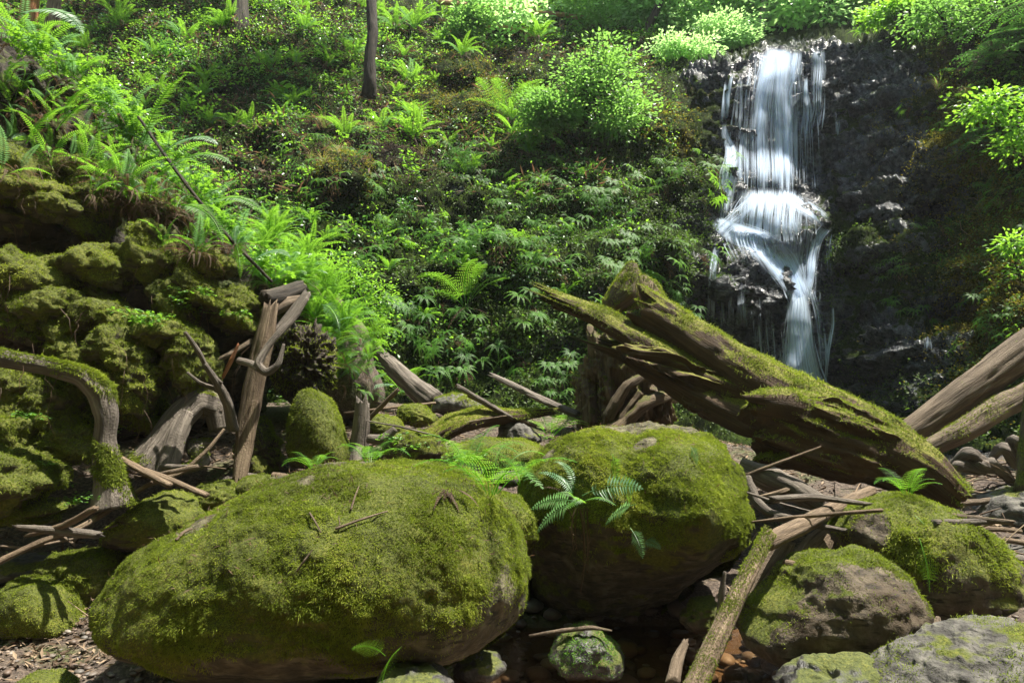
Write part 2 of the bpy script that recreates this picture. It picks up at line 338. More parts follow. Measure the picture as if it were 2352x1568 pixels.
gx = np.concatenate([-np.geomspace(8, 220, 22)[::-1], np.arange(-7.9, 7.9, .07), np.geomspace(8, 220, 22)])
gy = np.concatenate([-np.geomspace(2, 220, 24)[::-1], np.arange(-1.9, 12.5, .07), np.geomspace(12.6, 220, 22)])
GX, GY = np.meshgrid(gx, gy); gq = np.stack([np.clip(GX.ravel(), -12, 12), np.clip(GY.ravel(), -3, 13)], 1)
gz = rbf(GP[:, :2], GP[:, 2], gq, .5)
X3 = np.stack([GX.ravel(), GY.ravel(), gz*0], 1)
rise = np.clip(-GY.ravel()-3, 0, None)*1.6+np.clip(np.abs(GX.ravel())-12, 0, None)*.9  # unseen banks behind and beside the viewer, steepened to block sky light
gz = gz+26*np.tanh(rise/26)+fbm(X3*1.1, 4)*.05+fbm(X3*6, 3)*.012
NX, NY = len(gx), len(gy); i = (np.arange(NY-1)[:, None]*NX+np.arange(NX-1)[None]).ravel()
t = NT('forest_floor'); co = t.n('TexCoord').outputs['Object']; n2 = t.noise(9, 6, co, .65); n3 = t.noise(45, 6, co, .75)
c = t.ramp(n3, [(.34, (.02, .013, .009)), (.5, (.075, .052, .037)), (.68, (.2, .15, .11))]); c = t.mix(t.lim(t.noise(1.6, 5, co), .52, .68), c, t.ramp(n3, [(.35, (.02, .03, .004)), (.6, (.08, .1, .015))]))
z = t.n('SeparateXYZ', {0: co}).outputs[2]
wetf = t.lim(t.math('ADD', z, t.math('MULTIPLY', t.math('SUBTRACT', n2, .5), .12)), .06, -.04)
vr = t.n('TexVoronoi', {'Vector': co, 'Scale': 7.0}); bed = t.mix(.75, t.ramp(t.n('SeparateColor', {0: vr.outputs['Color']}).outputs[0], [(0, (.05, .03, .015)), (.5, (.13, .08, .04)), (1, (.28, .18, .1))]), (.1, .06, .03))
c = t.mix(wetf, c, bed)
yy = t.n('SeparateXYZ', {0: co}); wr = t.math('MULTIPLY', t.lim(yy.outputs[1], 7.6, 8.6), t.lim(yy.outputs[0], .6, 1.6)); c = t.mix(wr, c, (.02, .019, .018))
p = t.n('BsdfPrincipled', {'Base Color': c, 'Roughness': t.math('MULTIPLY_ADD', wr, -.6, .85), 'Normal': t.bump(n3, .9, .02, t.bump(n2, .7, .05))})
M['ground'] = t.done(p)
GV = np.stack([GX.ravel(), GY.ravel(), gz], 1)
grd = mk('ground', GV, np.stack([i, i+1, i+NX+1, i+NX], 1), M['ground'], origin=(0, 0, 0), reg=True); tag(grd, kind='structure')
_gi = GV.reshape(NY, NX, 3)
def gat(x, y):
    i = int(np.clip(np.searchsorted(gx, x), 1, NX-1)); j = int(np.clip(np.searchsorted(gy, y), 1, NY-1)); return float(_gi[j, i, 2])
# stream: clear shallow water over the brown bed
t = NT('stream_water'); co = t.n('TexCoord').outputs['Object']
nb = t.bump(t.noise(5, 4, t.vec(co, (1, 2.2, 1)), .5, 1.0), .35, .03)
fr = t.n('Fresnel', {'IOR': 1.4, 'Normal': nb})
M['water'] = t.done(t.n('MixShader', {0: t.math('ADD', fr.outputs[0], .02, clamp=True), 1: t.n('BsdfTransparent', {0: (.85, .72, .55, 1)}), 2: t.n('BsdfGlossy', {'Roughness': .03, 'Normal': nb})}))
xs = np.linspace(-2.4, 3, 60); ys = np.linspace(.6, 5.2, 60); A, B = np.meshgrid(xs, ys); i = (np.arange(59)[:, None]*60+np.arange(59)[None]).ravel()
st = mk('stream', np.stack([A.ravel(), B.ravel(), fbm(np.stack([A.ravel()*3, B.ravel()*5, A.ravel()*0], 1), 2)*.004], 1), np.stack([i, i+1, i+61, i+60], 1), M['water'], origin=(0, 0, 0)); tag(st, kind='structure')

# ------------------------------------------------------------------ stones: star-shaped outline in the picture plane, real depth behind it
_ico = {}
def ico(n):
    if n not in _ico:
        bm = bmesh.new(); bmesh.ops.create_icosphere(bm, subdivisions=n, radius=1)
        _ico[n] = (np.array([v.co[:] for v in bm.verts]), np.array([[v.index for v in f.verts] for f in bm.faces])); bm.free()
    return _ico[n]
def blob(poly, Y, thick, sub=5, p=2.4, na=.06, nf=1.6, lump=0.0, seed=0, back=0.0, rough=.012, crag=0.0):
    """poly: (u,v) outline seen at distance Y; thick: half depth in metres. returns V,F in world space"""
    q = P(*np.array(poly, float).T, Y); c = q.mean(0); c = (q.min(0)+q.max(0))/2
    d = q[:, [0, 2]]-c[[0, 2]]; th = np.arctan2(d[:, 1], d[:, 0]); r = np.hypot(d[:, 0], d[:, 1]); o = np.argsort(th); th, r = th[o], r[o]
    # densify straight edges so the outline keeps its shape
    th2 = np.linspace(-math.pi, math.pi, 181)[:-1]; T = np.concatenate([th-2*math.pi, th, th+2*math.pi]); RR = np.tile(r, 3)
    pts = np.stack([np.cos(T)*RR, np.sin(T)*RR], 1); r2 = []
    for a in th2:
        k = np.searchsorted(T, a); p0, p1 = pts[k-1], pts[k]; dr = np.array([math.cos(a), math.sin(a)]); e = p1-p0; den = dr[0]*e[1]-dr[1]*e[0]
        r2.append((p0[0]*e[1]-p0[1]*e[0])/den if abs(den) > 1e-9 else np.hypot(*p1))
    r2 = np.clip(r2, .3*np.median(r), None); k = np.array([1, 2, 3, 2, 1.])/9; r2 = np.convolve(np.concatenate([r2[-2:], r2, r2[:2]]), k, 'valid')
    V, F = ico(sub); V = V.copy(); a = np.arctan2(V[:, 2], V[:, 0]); rad = np.hypot(V[:, 0], V[:, 2])
    Ro = np.interp(a, np.concatenate([th2, [math.pi]]), np.concatenate([r2, r2[:1]]))
    rp = np.clip(1-np.abs(V[:, 1])**p, 0, 1)**(1/p)
    rr = rp*Ro; W = np.stack([np.cos(a)*rr, np.sign(V[:, 1])*np.abs(V[:, 1])**(1.0)*thick, np.sin(a)*rr], 1)
    W[:, 1] += back*W[:, 2]
    n = unit(V*np.array([1/np.median(r), 1/thick, 1/np.median(r)])); s = seed*3.7
    W = W+c; sz = np.median(r)
    Q = W/sz*nf+s
    D = na*sz*fbm(Q, 4, .5)
    if lump: D = D+lump*sz*(ridge(Q*1.6, 3, .5)-1)
    if crag: D = D-crag*sz*np.abs(pn(Q*np.array([1.2, 1.2, 3.0])))
    D = D+rough*fbm(W*14+s, 3, .6)
    return W+n*D[:, None], F, n
def ell(cu, cv, ru, rv, rot=0.0, seed=0, n=26, amp=.1):
    r = np.random.default_rng(seed+100); th = np.linspace(0, 2*math.pi, n, endpoint=False); ph = r.uniform(0, 6.28, 4)
    k = 1+amp*(np.sin(2*th+ph[0])*.6+np.sin(3*th+ph[1])*.6+.4*np.sin(5*th+ph[2])); x = np.cos(th)*ru*k; y = np.sin(th)*rv*k; c, s = math.cos(rot), math.sin(rot)
    return list(zip(cu+x*c-y*s, cv+x*s+y*c))

# left bank: overhanging mossy mass of the gully side, big enough to reach beyond the frame
LB = [(-900,1500),(-900,0),(-500,-260),(-250,-150),(-40,30),(60,95),(140,170),(230,250),(300,310),(380,385),(450,450),(530,560),(600,640),(640,700),(620,780),(560,850),(545,960),(540,1050),(380,1110),(200,1180),(0,1280)]
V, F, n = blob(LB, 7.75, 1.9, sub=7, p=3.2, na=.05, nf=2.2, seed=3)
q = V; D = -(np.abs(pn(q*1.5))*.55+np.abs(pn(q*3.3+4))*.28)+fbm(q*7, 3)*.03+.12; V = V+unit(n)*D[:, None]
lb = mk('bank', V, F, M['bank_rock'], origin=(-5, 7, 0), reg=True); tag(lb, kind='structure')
LBV, LBF = V, F
# ------------------------------------------------------------------ foliage tools (all numpy; every leaf is a folded little face)
class Fol:
    def __init__(s): s.V = []; s.F = {}; s.R = []; s.n = 0
    def add(s, V, F, rnd, m=0):
        s.V.append(V); s.F.setdefault((F.shape[1], m), []).append(F+s.n); s.R.append(rnd); s.n += len(V)
    def leaves(s, C, D, N, L, W, m=0, rnd=None, fold=.25, wide=.45, tipdrop=0.0, six=False):
        C = np.atleast_2d(np.asarray(C, float)); n = len(C)
        D = unit(np.broadcast_to(D, C.shape)+0.0); N = np.broadcast_to(N, C.shape); T = unit(np.cross(D, N)); N = np.cross(T, D)
        L = np.broadcast_to(L, n)[:, None]; W = np.broadcast_to(W, n)[:, None]/2
        if rnd is None: rnd = rng.random(n)
        if six:
            pts = [C, C+D*L*.3+T*W+N*W*fold, C+D*L*.7+T*W*.8+N*W*fold-N*L*tipdrop*.5, C+D*L-N*L*tipdrop, C+D*L*.7-T*W*.8+N*W*fold-N*L*tipdrop*.5, C+D*L*.3-T*W+N*W*fold]
            k = 6; fs = [[0, 1, 2, 3], [0, 3, 4, 5]]
        else:
            pts = [C, C+D*L*wide+T*W+N*W*fold, C+D*L-N*L*tipdrop, C+D*L*wide-T*W+N*W*fold]; k = 4; fs = [[0, 1, 2, 3]]
        V = np.stack(pts, 1).reshape(-1, 3); b = (np.arange(n)*k)[:, None]
        for f in fs: s.F.setdefault((4, m), []).append(b+np.array(f)+s.n)
        s.V.append(V); s.R.append(np.repeat(rnd, k)); s.n += len(V)
    def stem(s, pts, r0, r1=None, m=0, rnd=.5, side=3):
        pts = np.asarray(pts, float); r1 = r0 if r1 is None else r1; n = len(pts)
        tg = unit(np.gradient(pts, axis=0)); up = np.array([0.13, .21, 1.0]); a = unit(np.cross(tg, up)); b = np.cross(tg, a)
        r = np.linspace(r0, r1, n)[:, None]; th = np.arange(side)*2*math.pi/side
        V = np.concatenate([pts+a*r*math.cos(x)+b*r*math.sin(x) for x in th]); F = []
        for k in range(side):
            k2 = (k+1) % side
            i = np.arange(n-1); F.append(np.stack([k*n+i, k*n+i+1, k2*n+i+1, k2*n+i], 1))
        s.add(V, np.concatenate(F), np.full(len(V), rnd), m)
    def mesh(s, name, mats, attrs=None, smooth=False):
        F = []; fm = []
        for (k, m), l in s.F.items(): F.append(np.concatenate(l)); fm.append(m)
        return mesh(name, np.concatenate(s.V), F, mats=mats, fm=fm, smooth=smooth, attrs={'rnd': np.concatenate(s.R)})
    def pts(s): return np.concatenate(s.V)

def frond(fo, base, az, el, L, wmax, npair=20, droop=1.0, m=0, ms=None, rnd=None, r=None, curl=0.0, wpin=None, twist=0.0, bip=False, tip=.55):
    """one fern frond: arching midrib with paired leaflets"""
    r = r or rng; n = npair+5; t = np.linspace(0, 1, n)
    ang = el-droop*1.5*t**1.4; ds = L/(n-1)
    dx = np.cos(ang)*ds; dz = np.sin(ang)*ds; h = np.concatenate([[0], np.cumsum(dx[:-1])]); z = np.concatenate([[0], np.cumsum(dz[:-1])])
    azt = az+curl*t
    pts = np.stack([base[0]+h*np.cos(azt), base[1]+h*np.sin(azt), base[2]+z], 1)
    tg = unit(np.gradient(pts, axis=0)); side = np.stack([-np.sin(azt), np.cos(azt), 0*t], 1)
    nn = np.cross(side, tg); nn = np.where(nn[:, 2:3] < -.2, -nn, nn)
    if twist: side = side*math.cos(twist)+nn*math.sin(twist); nn = np.cross(tg, side); nn = -nn if nn[:, 2].mean() < 0 else nn
    fo.stem(pts, L*.008, L*.003, m if ms is None else ms, .75)
    k = np.arange(4, n); tt = (k-4)/(npair); w = wmax*np.clip((1-tt)**tip, .06, 1)*np.clip(.45+tt*4, 0, 1)
    base_rnd = r.random()*.5 if rnd is None else rnd; pw = (wpin or .8)*ds
    for sg in (-1, 1):
        d = side[k]*sg+tg[k]*.28+r.normal(0, .05, (len(k), 3))
        if not bip:
            fo.leaves(pts[k], d, nn[k], w*r.uniform(.9, 1.05, len(k)), pw, m, np.clip(base_rnd+r.uniform(-.1, .35, len(k)), 0, 1), wide=.3, tipdrop=.12)
        else:
            d = unit(d)
            for j in range(1, 7):
                q = pts[k]+d*(w*(j-.5)/6)[:, None]-nn[k]*(w*.12*(j/6)**2)[:, None]
                for s2 in (-1, 1):
                    fo.leaves(q, tg[k]*s2+d*.5, nn[k], pw*.62*(1.1-j/7.5), pw*.34, m, np.clip(base_rnd+r.uniform(-.1, .35, len(k)), 0, 1))
    return pts

def sword_fern(seed, L=.8, nf=13, dead=10, pale=0.0, bip=False, mat='fern'):
    r = np.random.default_rng(seed); fo = Fol()
    for i in range(nf):
        az = i*2.39996+r.uniform(-.3, .3); l = L*r.uniform(.65, 1.05); el = R(r.uniform(48, 82))
        b = np.array([math.cos(az), math.sin(az), 0])*.03
        frond(fo, b, az, el, l, l*(.15 if not bip else .24), 22 if not bip else 15, r.uniform(.75, 1.35), (1 if r.random() < pale else 0), r=r, curl=r.uniform(-.4, .4), bip=bip)
    for i in range(dead):
        az = r.uniform(0, 6.28); l = L*r.uniform(.5, .85)
        frond(fo, np.array([math.cos(az), math.sin(az), 0])*.03-np.array([0, 0, .02]), az, R(r.uniform(-20, 25)), l, l*.05, 14, r.uniform(1.2, 1.7)*.8, 2, r=r, curl=r.uniform(-.8, .8), wpin=.9)
    return fo.mesh('fern_fronds', [M[mat], M['fern_pale'], M['dead']])
def maidenhair(seed, nfan=6, s=.17, dead=True):
    """fans of drooping fingers on thin dark stalks"""
    r = np.random.default_rng(seed); fo = Fol()
    for f in range(nfan):
        az0 = r.uniform(-2.6, -.5) if f else -1.57; l = s*r.uniform(.7, 1.5); o = np.array([math.cos(az0)*l, math.sin(az0)*l, s*r.uniform(-.9, 1.0)])+np.array([r.uniform(-1, 1)*s*1.1, 0, 0])
        fo.stem(np.linspace([0, 0, 0], o, 4)+np.array([[0, 0, 0], [0, 0, .03], [0, 0, .03], [0, 0, 0]]), .0022, .0015, 1, .3)
        nfg = r.integers(6, 9); c = r.random()*.5; tl = r.uniform(.35, .95)
        for k in range(nfg):
            a = az0+(k/(nfg-1)-.5)*R(r.uniform(190, 235)); L = s*r.uniform(.8, 1.0)*(1.15-.35*abs(k/(nfg-1)-.5)*2); n = 11; t = np.linspace(0, 1, n)
            el = R(18)-R(75)*t**1.3; h = np.concatenate([[0], np.cumsum(np.cos(el[:-1])*L/(n-1))]); z = np.concatenate([[0], np.cumsum(np.sin(el[:-1])*L/(n-1))])
            pts = o+np.stack([h*math.cos(a), h*math.sin(a), z], 1); tg = unit(np.gradient(pts, axis=0)); sd_ = np.array([-math.sin(a), math.cos(a), 0]); nn = np.cross(sd_, tg); nn = np.where(nn[:, 2:] < 0, -nn, nn)
            ca, sa = math.cos(tl), math.sin(tl); RX = np.array([[1, 0, 0], [0, ca, -sa], [0, sa, ca]]); pts = o+(pts-o)@RX.T; tg = tg@RX.T; nn = nn@RX.T; sd_ = RX@sd_
            for sg in (-1, 1):
                fo.leaves(pts[1:], sd_*sg+tg[1:]*.45, nn[1:], s*.12*np.clip(1.25-t[1:], .35, 1), L/(n-1)*1.0, 0, np.clip(c+r.uniform(0, .4, n-1), 0, 1), fold=.1)
    if dead:
        for k in range(14):
            a = r.uniform(-2.8, -.3); p0 = np.array([r.uniform(-.5, .5)*s, -.02, 0]); L = s*r.uniform(.8, 1.6); t = np.linspace(0, 1, 6)[:, None]
            pts = p0+np.array([math.cos(a)*.35, math.sin(a)*.35, 0])*t*L-np.array([0, 0, 1])*t**1.5*L
            fo.leaves(pts, r.normal(0, 1, (6, 3))+np.array([0, 0, -1.5]), r.normal(0, 1, (6, 3)), s*.3, s*.06, 1)
    return fo.mesh('fan_fronds', [M['fern'], M['dead']])
def lobed(fo, C, D, N, s, m=0, rnd=None, r=rng):
    """broad five-lobed leaves (a fan of faces round the stalk)"""
    C = np.atleast_2d(C); n = len(C); D = unit(D+np.zeros_like(C)); T = unit(np.cross(D, N+np.zeros_like(C))); N2 = np.cross(T, D); s = np.broadcast_to(s, n)[:, None]
    an = np.radians([-150, -112, -84, -58, -34, -16, 0, 16, 34, 58, 84, 112, 150]); ra = np.array([.42, .58, .46, .72, .55, .66, 1.0, .66, .55, .72, .46, .58, .42])
    pts = [C+N2*s*.0]+[C+(D*math.cos(a)+T*math.sin(a))*s*q*.6+N2*s*.1*(k % 2)-N2*s*.12*q for k, (a, q) in enumerate(zip(an, ra))]
    V = np.stack(pts, 1).reshape(-1, 3); k = len(pts); b = (np.arange(n)*k)[:, None]; rnd = r.random(n) if rnd is None else rnd
    F = np.concatenate([b+np.array([0, j, j+1]) for j in range(1, k-1)]); fo.add(V, F, np.repeat(rnd, k), m)
def leafy(seed, n=16, s=.07, spread=.22, h=.16, mat='leaf'):
    r = np.random.default_rng(seed); fo = Fol()
    for i in range(n):
        a = r.uniform(0, 6.28); q = spread*math.sqrt(r.random()); tip = np.array([math.cos(a)*q, math.sin(a)*q, h*r.uniform(.35, 1.1)])
        fo.stem(np.array([[0, 0, 0], tip*.5+[0, 0, h*.25], tip]), .0018, .0012, 0, .2)
        lobed(fo, tip[None], np.array([[math.cos(a), math.sin(a), -.15]])+r.normal(0, .3, 3), np.array([[r.normal(0, .3), r.normal(0, .3)-.15, 1]]), s*r.uniform(.6, 1.2), 0, r=r)
    return fo.mesh('leaves', [M[mat]])
def bushlet(seed, n=90, s=.045, rad=.25, h=.35, mat='leaf', stems=5):
    """small twiggy plant with oval leaves along thin stems"""
    r = np.random.default_rng(seed); fo = Fol()
    for i in range(stems):
        a = r.uniform(0, 6.28); tip = np.array([math.cos(a)*rad*r.uniform(.4, 1), math.sin(a)*rad*r.uniform(.4, 1), h*r.uniform(.5, 1)])
        t = np.linspace(0, 1, 7)[:, None]; pts = tip*t+np.array([0, 0, 1])*h*.4*(t-t*t); fo.stem(pts, .004, .0015, 1, .3)
        k = n//stems; tt = r.uniform(.25, 1, k); q = np.stack([np.interp(tt, t[:, 0], pts[:, j]) for j in range(3)], 1); d = r.normal(0, 1, (k, 3)); d[:, 2] = np.abs(d[:, 2])*.3
        fo.leaves(q+unit(d)*s*.6, d, r.normal(0, .35, (k, 3))+[0, -.1, 1], s*r.uniform(.6, 1.2, k), s*.55, 0, six=True)
    return fo.mesh('leaves', [M[mat], M['dead']])
def tuft(seed, n=60, L=.3, mat='straw', green=.3):
    r = np.random.default_rng(seed); fo = Fol(); az = r.uniform(0, 6.28, n)
    for k in range(n):
        l = L*r.uniform(.5, 1.1); e = R(r.uniform(30, 85)); t = np.linspace(0, 1, 6); an = e-2.3*t**1.3*r.uniform(.5, 1.1)
        h = np.concatenate([[0], np.cumsum(np.cos(an[:-1])*l/5)]); z = np.concatenate([[0], np.cumsum(np.sin(an[:-1])*l/5)])
        p_ = np.stack([h*math.cos(az[k]), h*math.sin(az[k]), z], 1)+np.array([r.normal(0, .02), r.normal(0, .02), 0]); fo.stem(p_, .003, .0008, 1 if r.random() < green else 0, r.random(), side=2)
    return fo.mesh('blades', [M[mat], M['leaf']])

def inst(name, me, loc, rz=0, sc=1.0, label=None, cat=None, group=None, tilt=(0, 0)):
    o = bpy.data.objects.new(name, me); COL.objects.link(o); o.location = Vector(loc); o.rotation_euler = (tilt[0], tilt[1], rz); o.scale = (sc,)*3
    return tag(o, label, cat, group)

def tube(pts, rad, segs=14, na=.12, nf=(3, 1.2), flat=1.0, updir=(0, 0, 1), seed=0, sub=8, ridges=.05, cap=True, splint=0.0, s0=1.0, sq=2.0):
    """log / branch / root / board along pts (world), radius per point. flat = thickness / width; sq>2 squares the section. returns V,F list,uv"""
    pts = np.asarray(pts, float); rad = np.asarray(rad, float)
    L = np.concatenate([[0], np.cumsum(np.linalg.norm(np.diff(pts, axis=0), axis=1))]); n = max(int(len(pts)*sub), 8) if len(pts) > 2 else max(sub*3, 10)
    l = np.linspace(0, L[-1], n)
    # catmull-like smoothing
    c = np.stack([np.interp(l, L, pts[:, k]) for k in range(3)], 1); r = np.interp(l, L, rad)
    if len(pts) > 2:
        for _ in range(max(2, sub//2)): c[1:-1] = (c[:-2]+c[1:-1]*2+c[2:])/4; r[1:-1] = (r[:-2]+r[1:-1]*2+r[2:])/4
    tg = unit(np.gradient(c, axis=0)); up = np.array(updir, float)
    if abs(tg[0]@unit(up)) > .93: up = np.array([0, -1., .2])
    a = np.empty_like(tg); a[0] = unit(np.cross(tg[0], up))
    for k in range(1, n): x = a[k-1]-tg[k]*(a[k-1]@tg[k]); a[k] = x/np.linalg.norm(x)
    b = unit(np.cross(a, tg))
    th = np.linspace(0, 2*math.pi, segs, endpoint=False); ct, st_ = np.cos(th), np.sin(th)
    if sq != 2.0: k = (np.abs(ct)**sq+np.abs(st_)**sq)**(-1/sq); ct, st_ = ct*k, st_*k
    Lm, Tm = np.meshgrid(l, th, indexing='ij'); rm = float(np.mean(r))
    Q = np.stack([np.cos(Tm)*nf[0]*.5+seed*5.1, np.sin(Tm)*nf[0]*.5, Lm/max(rm, .02)*nf[1]*.25], -1).reshape(-1, 3)
    dn = (na*fbm(Q, 4, .55)+ridges*pn(np.stack([np.cos(Tm)*4+seed, np.sin(Tm)*4, Lm*.6], -1).reshape(-1, 3))*1.5).reshape(Lm.shape)
    ck = pn(np.stack([np.cos(Tm)*4.5+seed*1.7, np.sin(Tm)*4.5, Lm*.9+seed], -1).reshape(-1, 3)).reshape(Lm.shape)
    rr = r[:, None]*(1+dn-.11*np.clip(1-np.abs(ck)/.16, 0, 1))
    cc = np.repeat(c[:, None], segs, 1)
    if splint:      # ragged split ends
        e = sstep(.18, 0, l/l[-1])[:, None]*pn(np.stack([np.cos(Tm)*3+seed, np.sin(Tm)*3, Lm*0+2], -1).reshape(-1, 3)).reshape(Lm.shape)*splint*s0*rm*5
        e2 = sstep(.82, 1, l/l[-1])[:, None]*pn(np.stack([np.cos(Tm)*3+seed, np.sin(Tm)*3, Lm*0+7], -1).reshape(-1, 3)).reshape(Lm.shape)*splint*rm*5
        cc = cc-tg[:, None]*e[..., None]+tg[:, None]*e2[..., None]
    V = cc+a[:, None]*(rr*ct[None])[..., None]+b[:, None]*(rr*st_[None]*flat)[..., None]
    V = V.reshape(-1, 3); uv = np.stack([Tm*rm/1.0, Lm], -1).reshape(-1, 2)
    i = np.arange(n-1)[:, None]*segs; j = np.arange(segs)[None]; F = [np.stack([i+j, i+segs+j, i+segs+(j+1) % segs, i+(j+1) % segs], -1).reshape(-1, 4)]
    if cap:
        V = np.concatenate([V, [c[0]-tg[0]*r[0]*.12], [c[-1]+tg[-1]*r[-1]*.12]]); uv = np.concatenate([uv, [[0, 0]], [[0, l[-1]]]]); k = len(V)-2
        jj = np.arange(segs); F.append(np.concatenate([np.stack([np.full(segs, k), jj, (jj+1) % segs], 1), np.stack([np.full(segs, k+1), (n-1)*segs+(jj+1) % segs, (n-1)*segs+jj], 1)]))
    return V, F, uv
def merge(parts):
    Vs = []; F4 = []; F3 = []; us_ = []; o = 0
    for V, F, uv in parts:
        Vs.append(V); us_.append(uv)
        for f in F: (F4 if f.shape[1] == 4 else F3).append(f+o)
        o += len(V)
    F = ([np.concatenate(F4)] if F4 else [])+([np.concatenate(F3)] if F3 else [])
    return np.concatenate(Vs), F, np.concatenate(us_)
def pp(*a):       # (u, v, Y) triples -> points
    a = np.array(a, float); return P(a[:, 0], a[:, 1], a[:, 2])

def moss_on(V, F, count, L, W, cond, seed=0, lift=.0, droop=.6, out=.7, nfq=3.0, thr=-.1, m=0, fo=None, keep=None):
    """short curled moss strands growing from the faces of V,F that meet cond"""
    r = np.random.default_rng(seed); fo = fo or Fol(); Fq = [f for f in (F if isinstance(F, list) else [F])]
    T = np.concatenate([f[:, :3] if f.shape[1] == 3 else np.concatenate([f[:, :3], f[:, [0, 2, 3]]]) for f in Fq])
    A, B, C = V[T[:, 0]], V[T[:, 1]], V[T[:, 2]]; N = np.cross(B-A, C-A); ar = np.linalg.norm(N, axis=1); N = N/np.maximum(ar, 1e-12)[:, None]; ctr = (A+B+C)/3
    dens = ar*np.clip(cond(ctr, N), 0, None)
    k = r.choice(len(T), count, p=dens/dens.sum()); a = r.random(count); b = r.random(count); f = a+b > 1; a[f] = 1-a[f]; b[f] = 1-b[f]
    X = A[k]+(B[k]-A[k])*a[:, None]+(C[k]-A[k])*b[:, None]; n = N[k]
    cl = pn(X*28+seed)          # clumps
    d = n*out+r.normal(0, .55, (count, 3))-np.array([0, 0, 1])*droop*(1-np.clip(n[:, 2:], 0, 1))
    s = r.uniform(.5, 1.15, count)*(1+cl*.6)*(1+.7*pn(X*3.3+seed+4))*np.where(r.random(count) < .04, 1.8, 1.0)
    fo.leaves(X+n*lift, d, n+r.normal(0, .3, (count, 3)), L*s, W*(.7+.5*r.random(count)), m, np.clip(.42+.5*pn(X*2.1+seed)+.35*cl+r.normal(0, .17, count), 0, 1), fold=.15, tipdrop=.2)
    return fo
def face_cond(bias=.1, nf=2.2, seed=0, zw=.9, low=None):
    def f(c, n):
        v = n[:, 2]*zw*.5+fbm(c*nf+seed, 3)*.45+bias
        d = sstep(-.12, .2, v)
        if low is not None: d = d*sstep(low-.12, low+.12, c[:, 2]+fbm(c*2.5, 2)*.12)
        return d*(1+.8*pn(c*9+seed))*(.3+.7*sstep(-.3, .25, fbm(c*4.3+seed, 2)))
    return f
# ------------------------------------------------------------------ boulders
def boulder(label, poly, Y, thick, mat='boulder', sub=5, moss=0, mL=.022, mW=.0045, bias=.1, low=None, seed=0, mm='strand', name='boulder', cat='boulder', group=None, cut=None, bares=(), **kw):
    V, F, n = blob(poly, Y, thick, sub=sub, seed=seed, **kw)
    if cut is not None: V = cut(V)
    base = [V[:, 0].mean(), V[:, 1].mean(), V[:, 2].min()]
    def bare(c):
        r = np.zeros(len(c))
        for (u_, v_, y_, ra) in bares: r = np.maximum(r, np.exp(-(((c-P(u_, v_, y_))/ra)**2).sum(1)*(1+.0)))
        return sstep(.25, .6, r+fbm(c*6, 3)*.16*(r > .02))
    at = {'attrs': {'bare': bare(V)}} if bares else {}
    BV.append(BVHTree.FromPolygons(V.tolist(), F.tolist()))
    if not moss:
        o = mk(name, V, F, M[mat], origin=base); return tag(o, label, cat, group), V, F
    t = thing(name, label, cat, base, group)
    mk('stone', V, F, M[mat], parent=t, **at)
    c0 = face_cond(bias, seed=seed, low=low)
    cond = lambda c, nn: c0(c, nn)*(nn[:, 1] < .55)*(1-.97*bare(c))
    me = moss_on(V-base, F, moss, mL, mW, lambda c, nn: cond(c+base, nn), seed=seed).mesh('moss', [M[mm]]); put('moss', me, t)
    return t, V, F
BIG = [(292,1400),(296,1345),(322,1285),(370,1232),(450,1195),(560,1135),(640,1098),(760,1070),(900,1060),(1000,1062),(1080,1085),(1150,1140),(1195,1220),(1215,1310),(1200,1400),(1150,1470),(1070,1525),(950,1550),(700,1600),(470,1600),(370,1560),(312,1480)]
def cutbig(V):     # undercut lower front and a shallow dished top left
    c = V.copy(); u = 1176+(V[:, 0]/np.maximum(V[:, 1], .5))*1568
    c[:, 1] += .5*sstep(.55, .0, V[:, 2])*(V[:, 1] < 3.7)
    c[:, 1] -= .10*np.exp(-((u-1060)/130)**2-((V[:, 2]-.75)/.4)**2)*(V[:, 1] < 3.7)
    return c
big, bV, bF = boulder('largest mossy boulder, long and low, filling the lower left foreground', BIG, 3.75, .85, sub=7, moss=260000, mL=.0115, mW=.0036, bias=.24, low=.36, seed=1, p=2.4, na=.05, nf=1.5, crag=.05, cut=cutbig, bares=[(330,1235,3.5,.10),(450,1195,3.5,.13),(540,1150,3.6,.12),(640,1105,3.7,.13),(760,1078,3.7,.13),(860,1068,3.8,.09),(700,1120,3.4,.08),(560,1180,3.3,.06),(1150,1480,3.3,.3),(1000,1500,3.1,.2)])
B2 = [(1192,1110),(1215,1055),(1290,1000),(1380,983),(1540,976),(1620,992),(1680,1060),(1715,1160),(1722,1240),(1660,1320),(1600,1360),(1560,1405),(1450,1450),(1300,1450),(1215,1390),(1190,1250)]
def cut2(V):
    c = V.copy(); u = 1176+(V[:, 0]/V[:, 1])*1568; fr = (V[:, 1] < 4.9)
    c[:, 1] += (.45*sstep(.85, .2, V[:, 2])-.22*np.exp(-((u-1590)/70)**2-((V[:, 2]-.85)/.45)**2)+.16*np.exp(-((u-1290)/60)**2-((V[:, 2]-.75)/.4)**2)+.12*np.exp(-((u-1440)/30)**2-((V[:, 2]-1.2)/.2)**2))*fr
    return c
_, cV, cF = boulder('tall mossy boulder with a bare flat top, ferns growing out of its left side', B2, 4.9, .8, sub=7, moss=190000, mL=.0135, mW=.0042, bias=.12, low=.55, seed=2, p=2.5, na=.05, nf=1.5, crag=.08, cut=cut2, bares=[(1330,990,4.9,.16),(1400,985,4.9,.2),(1480,980,4.9,.22),(1560,982,4.9,.2),(1250,1030,4.7,.1),(1480,1010,4.5,.1),(1700,1180,4.9,.25),(1700,1100,5,.15),(1600,1340,4.6,.3),(1350,1400,4.4,.3)])
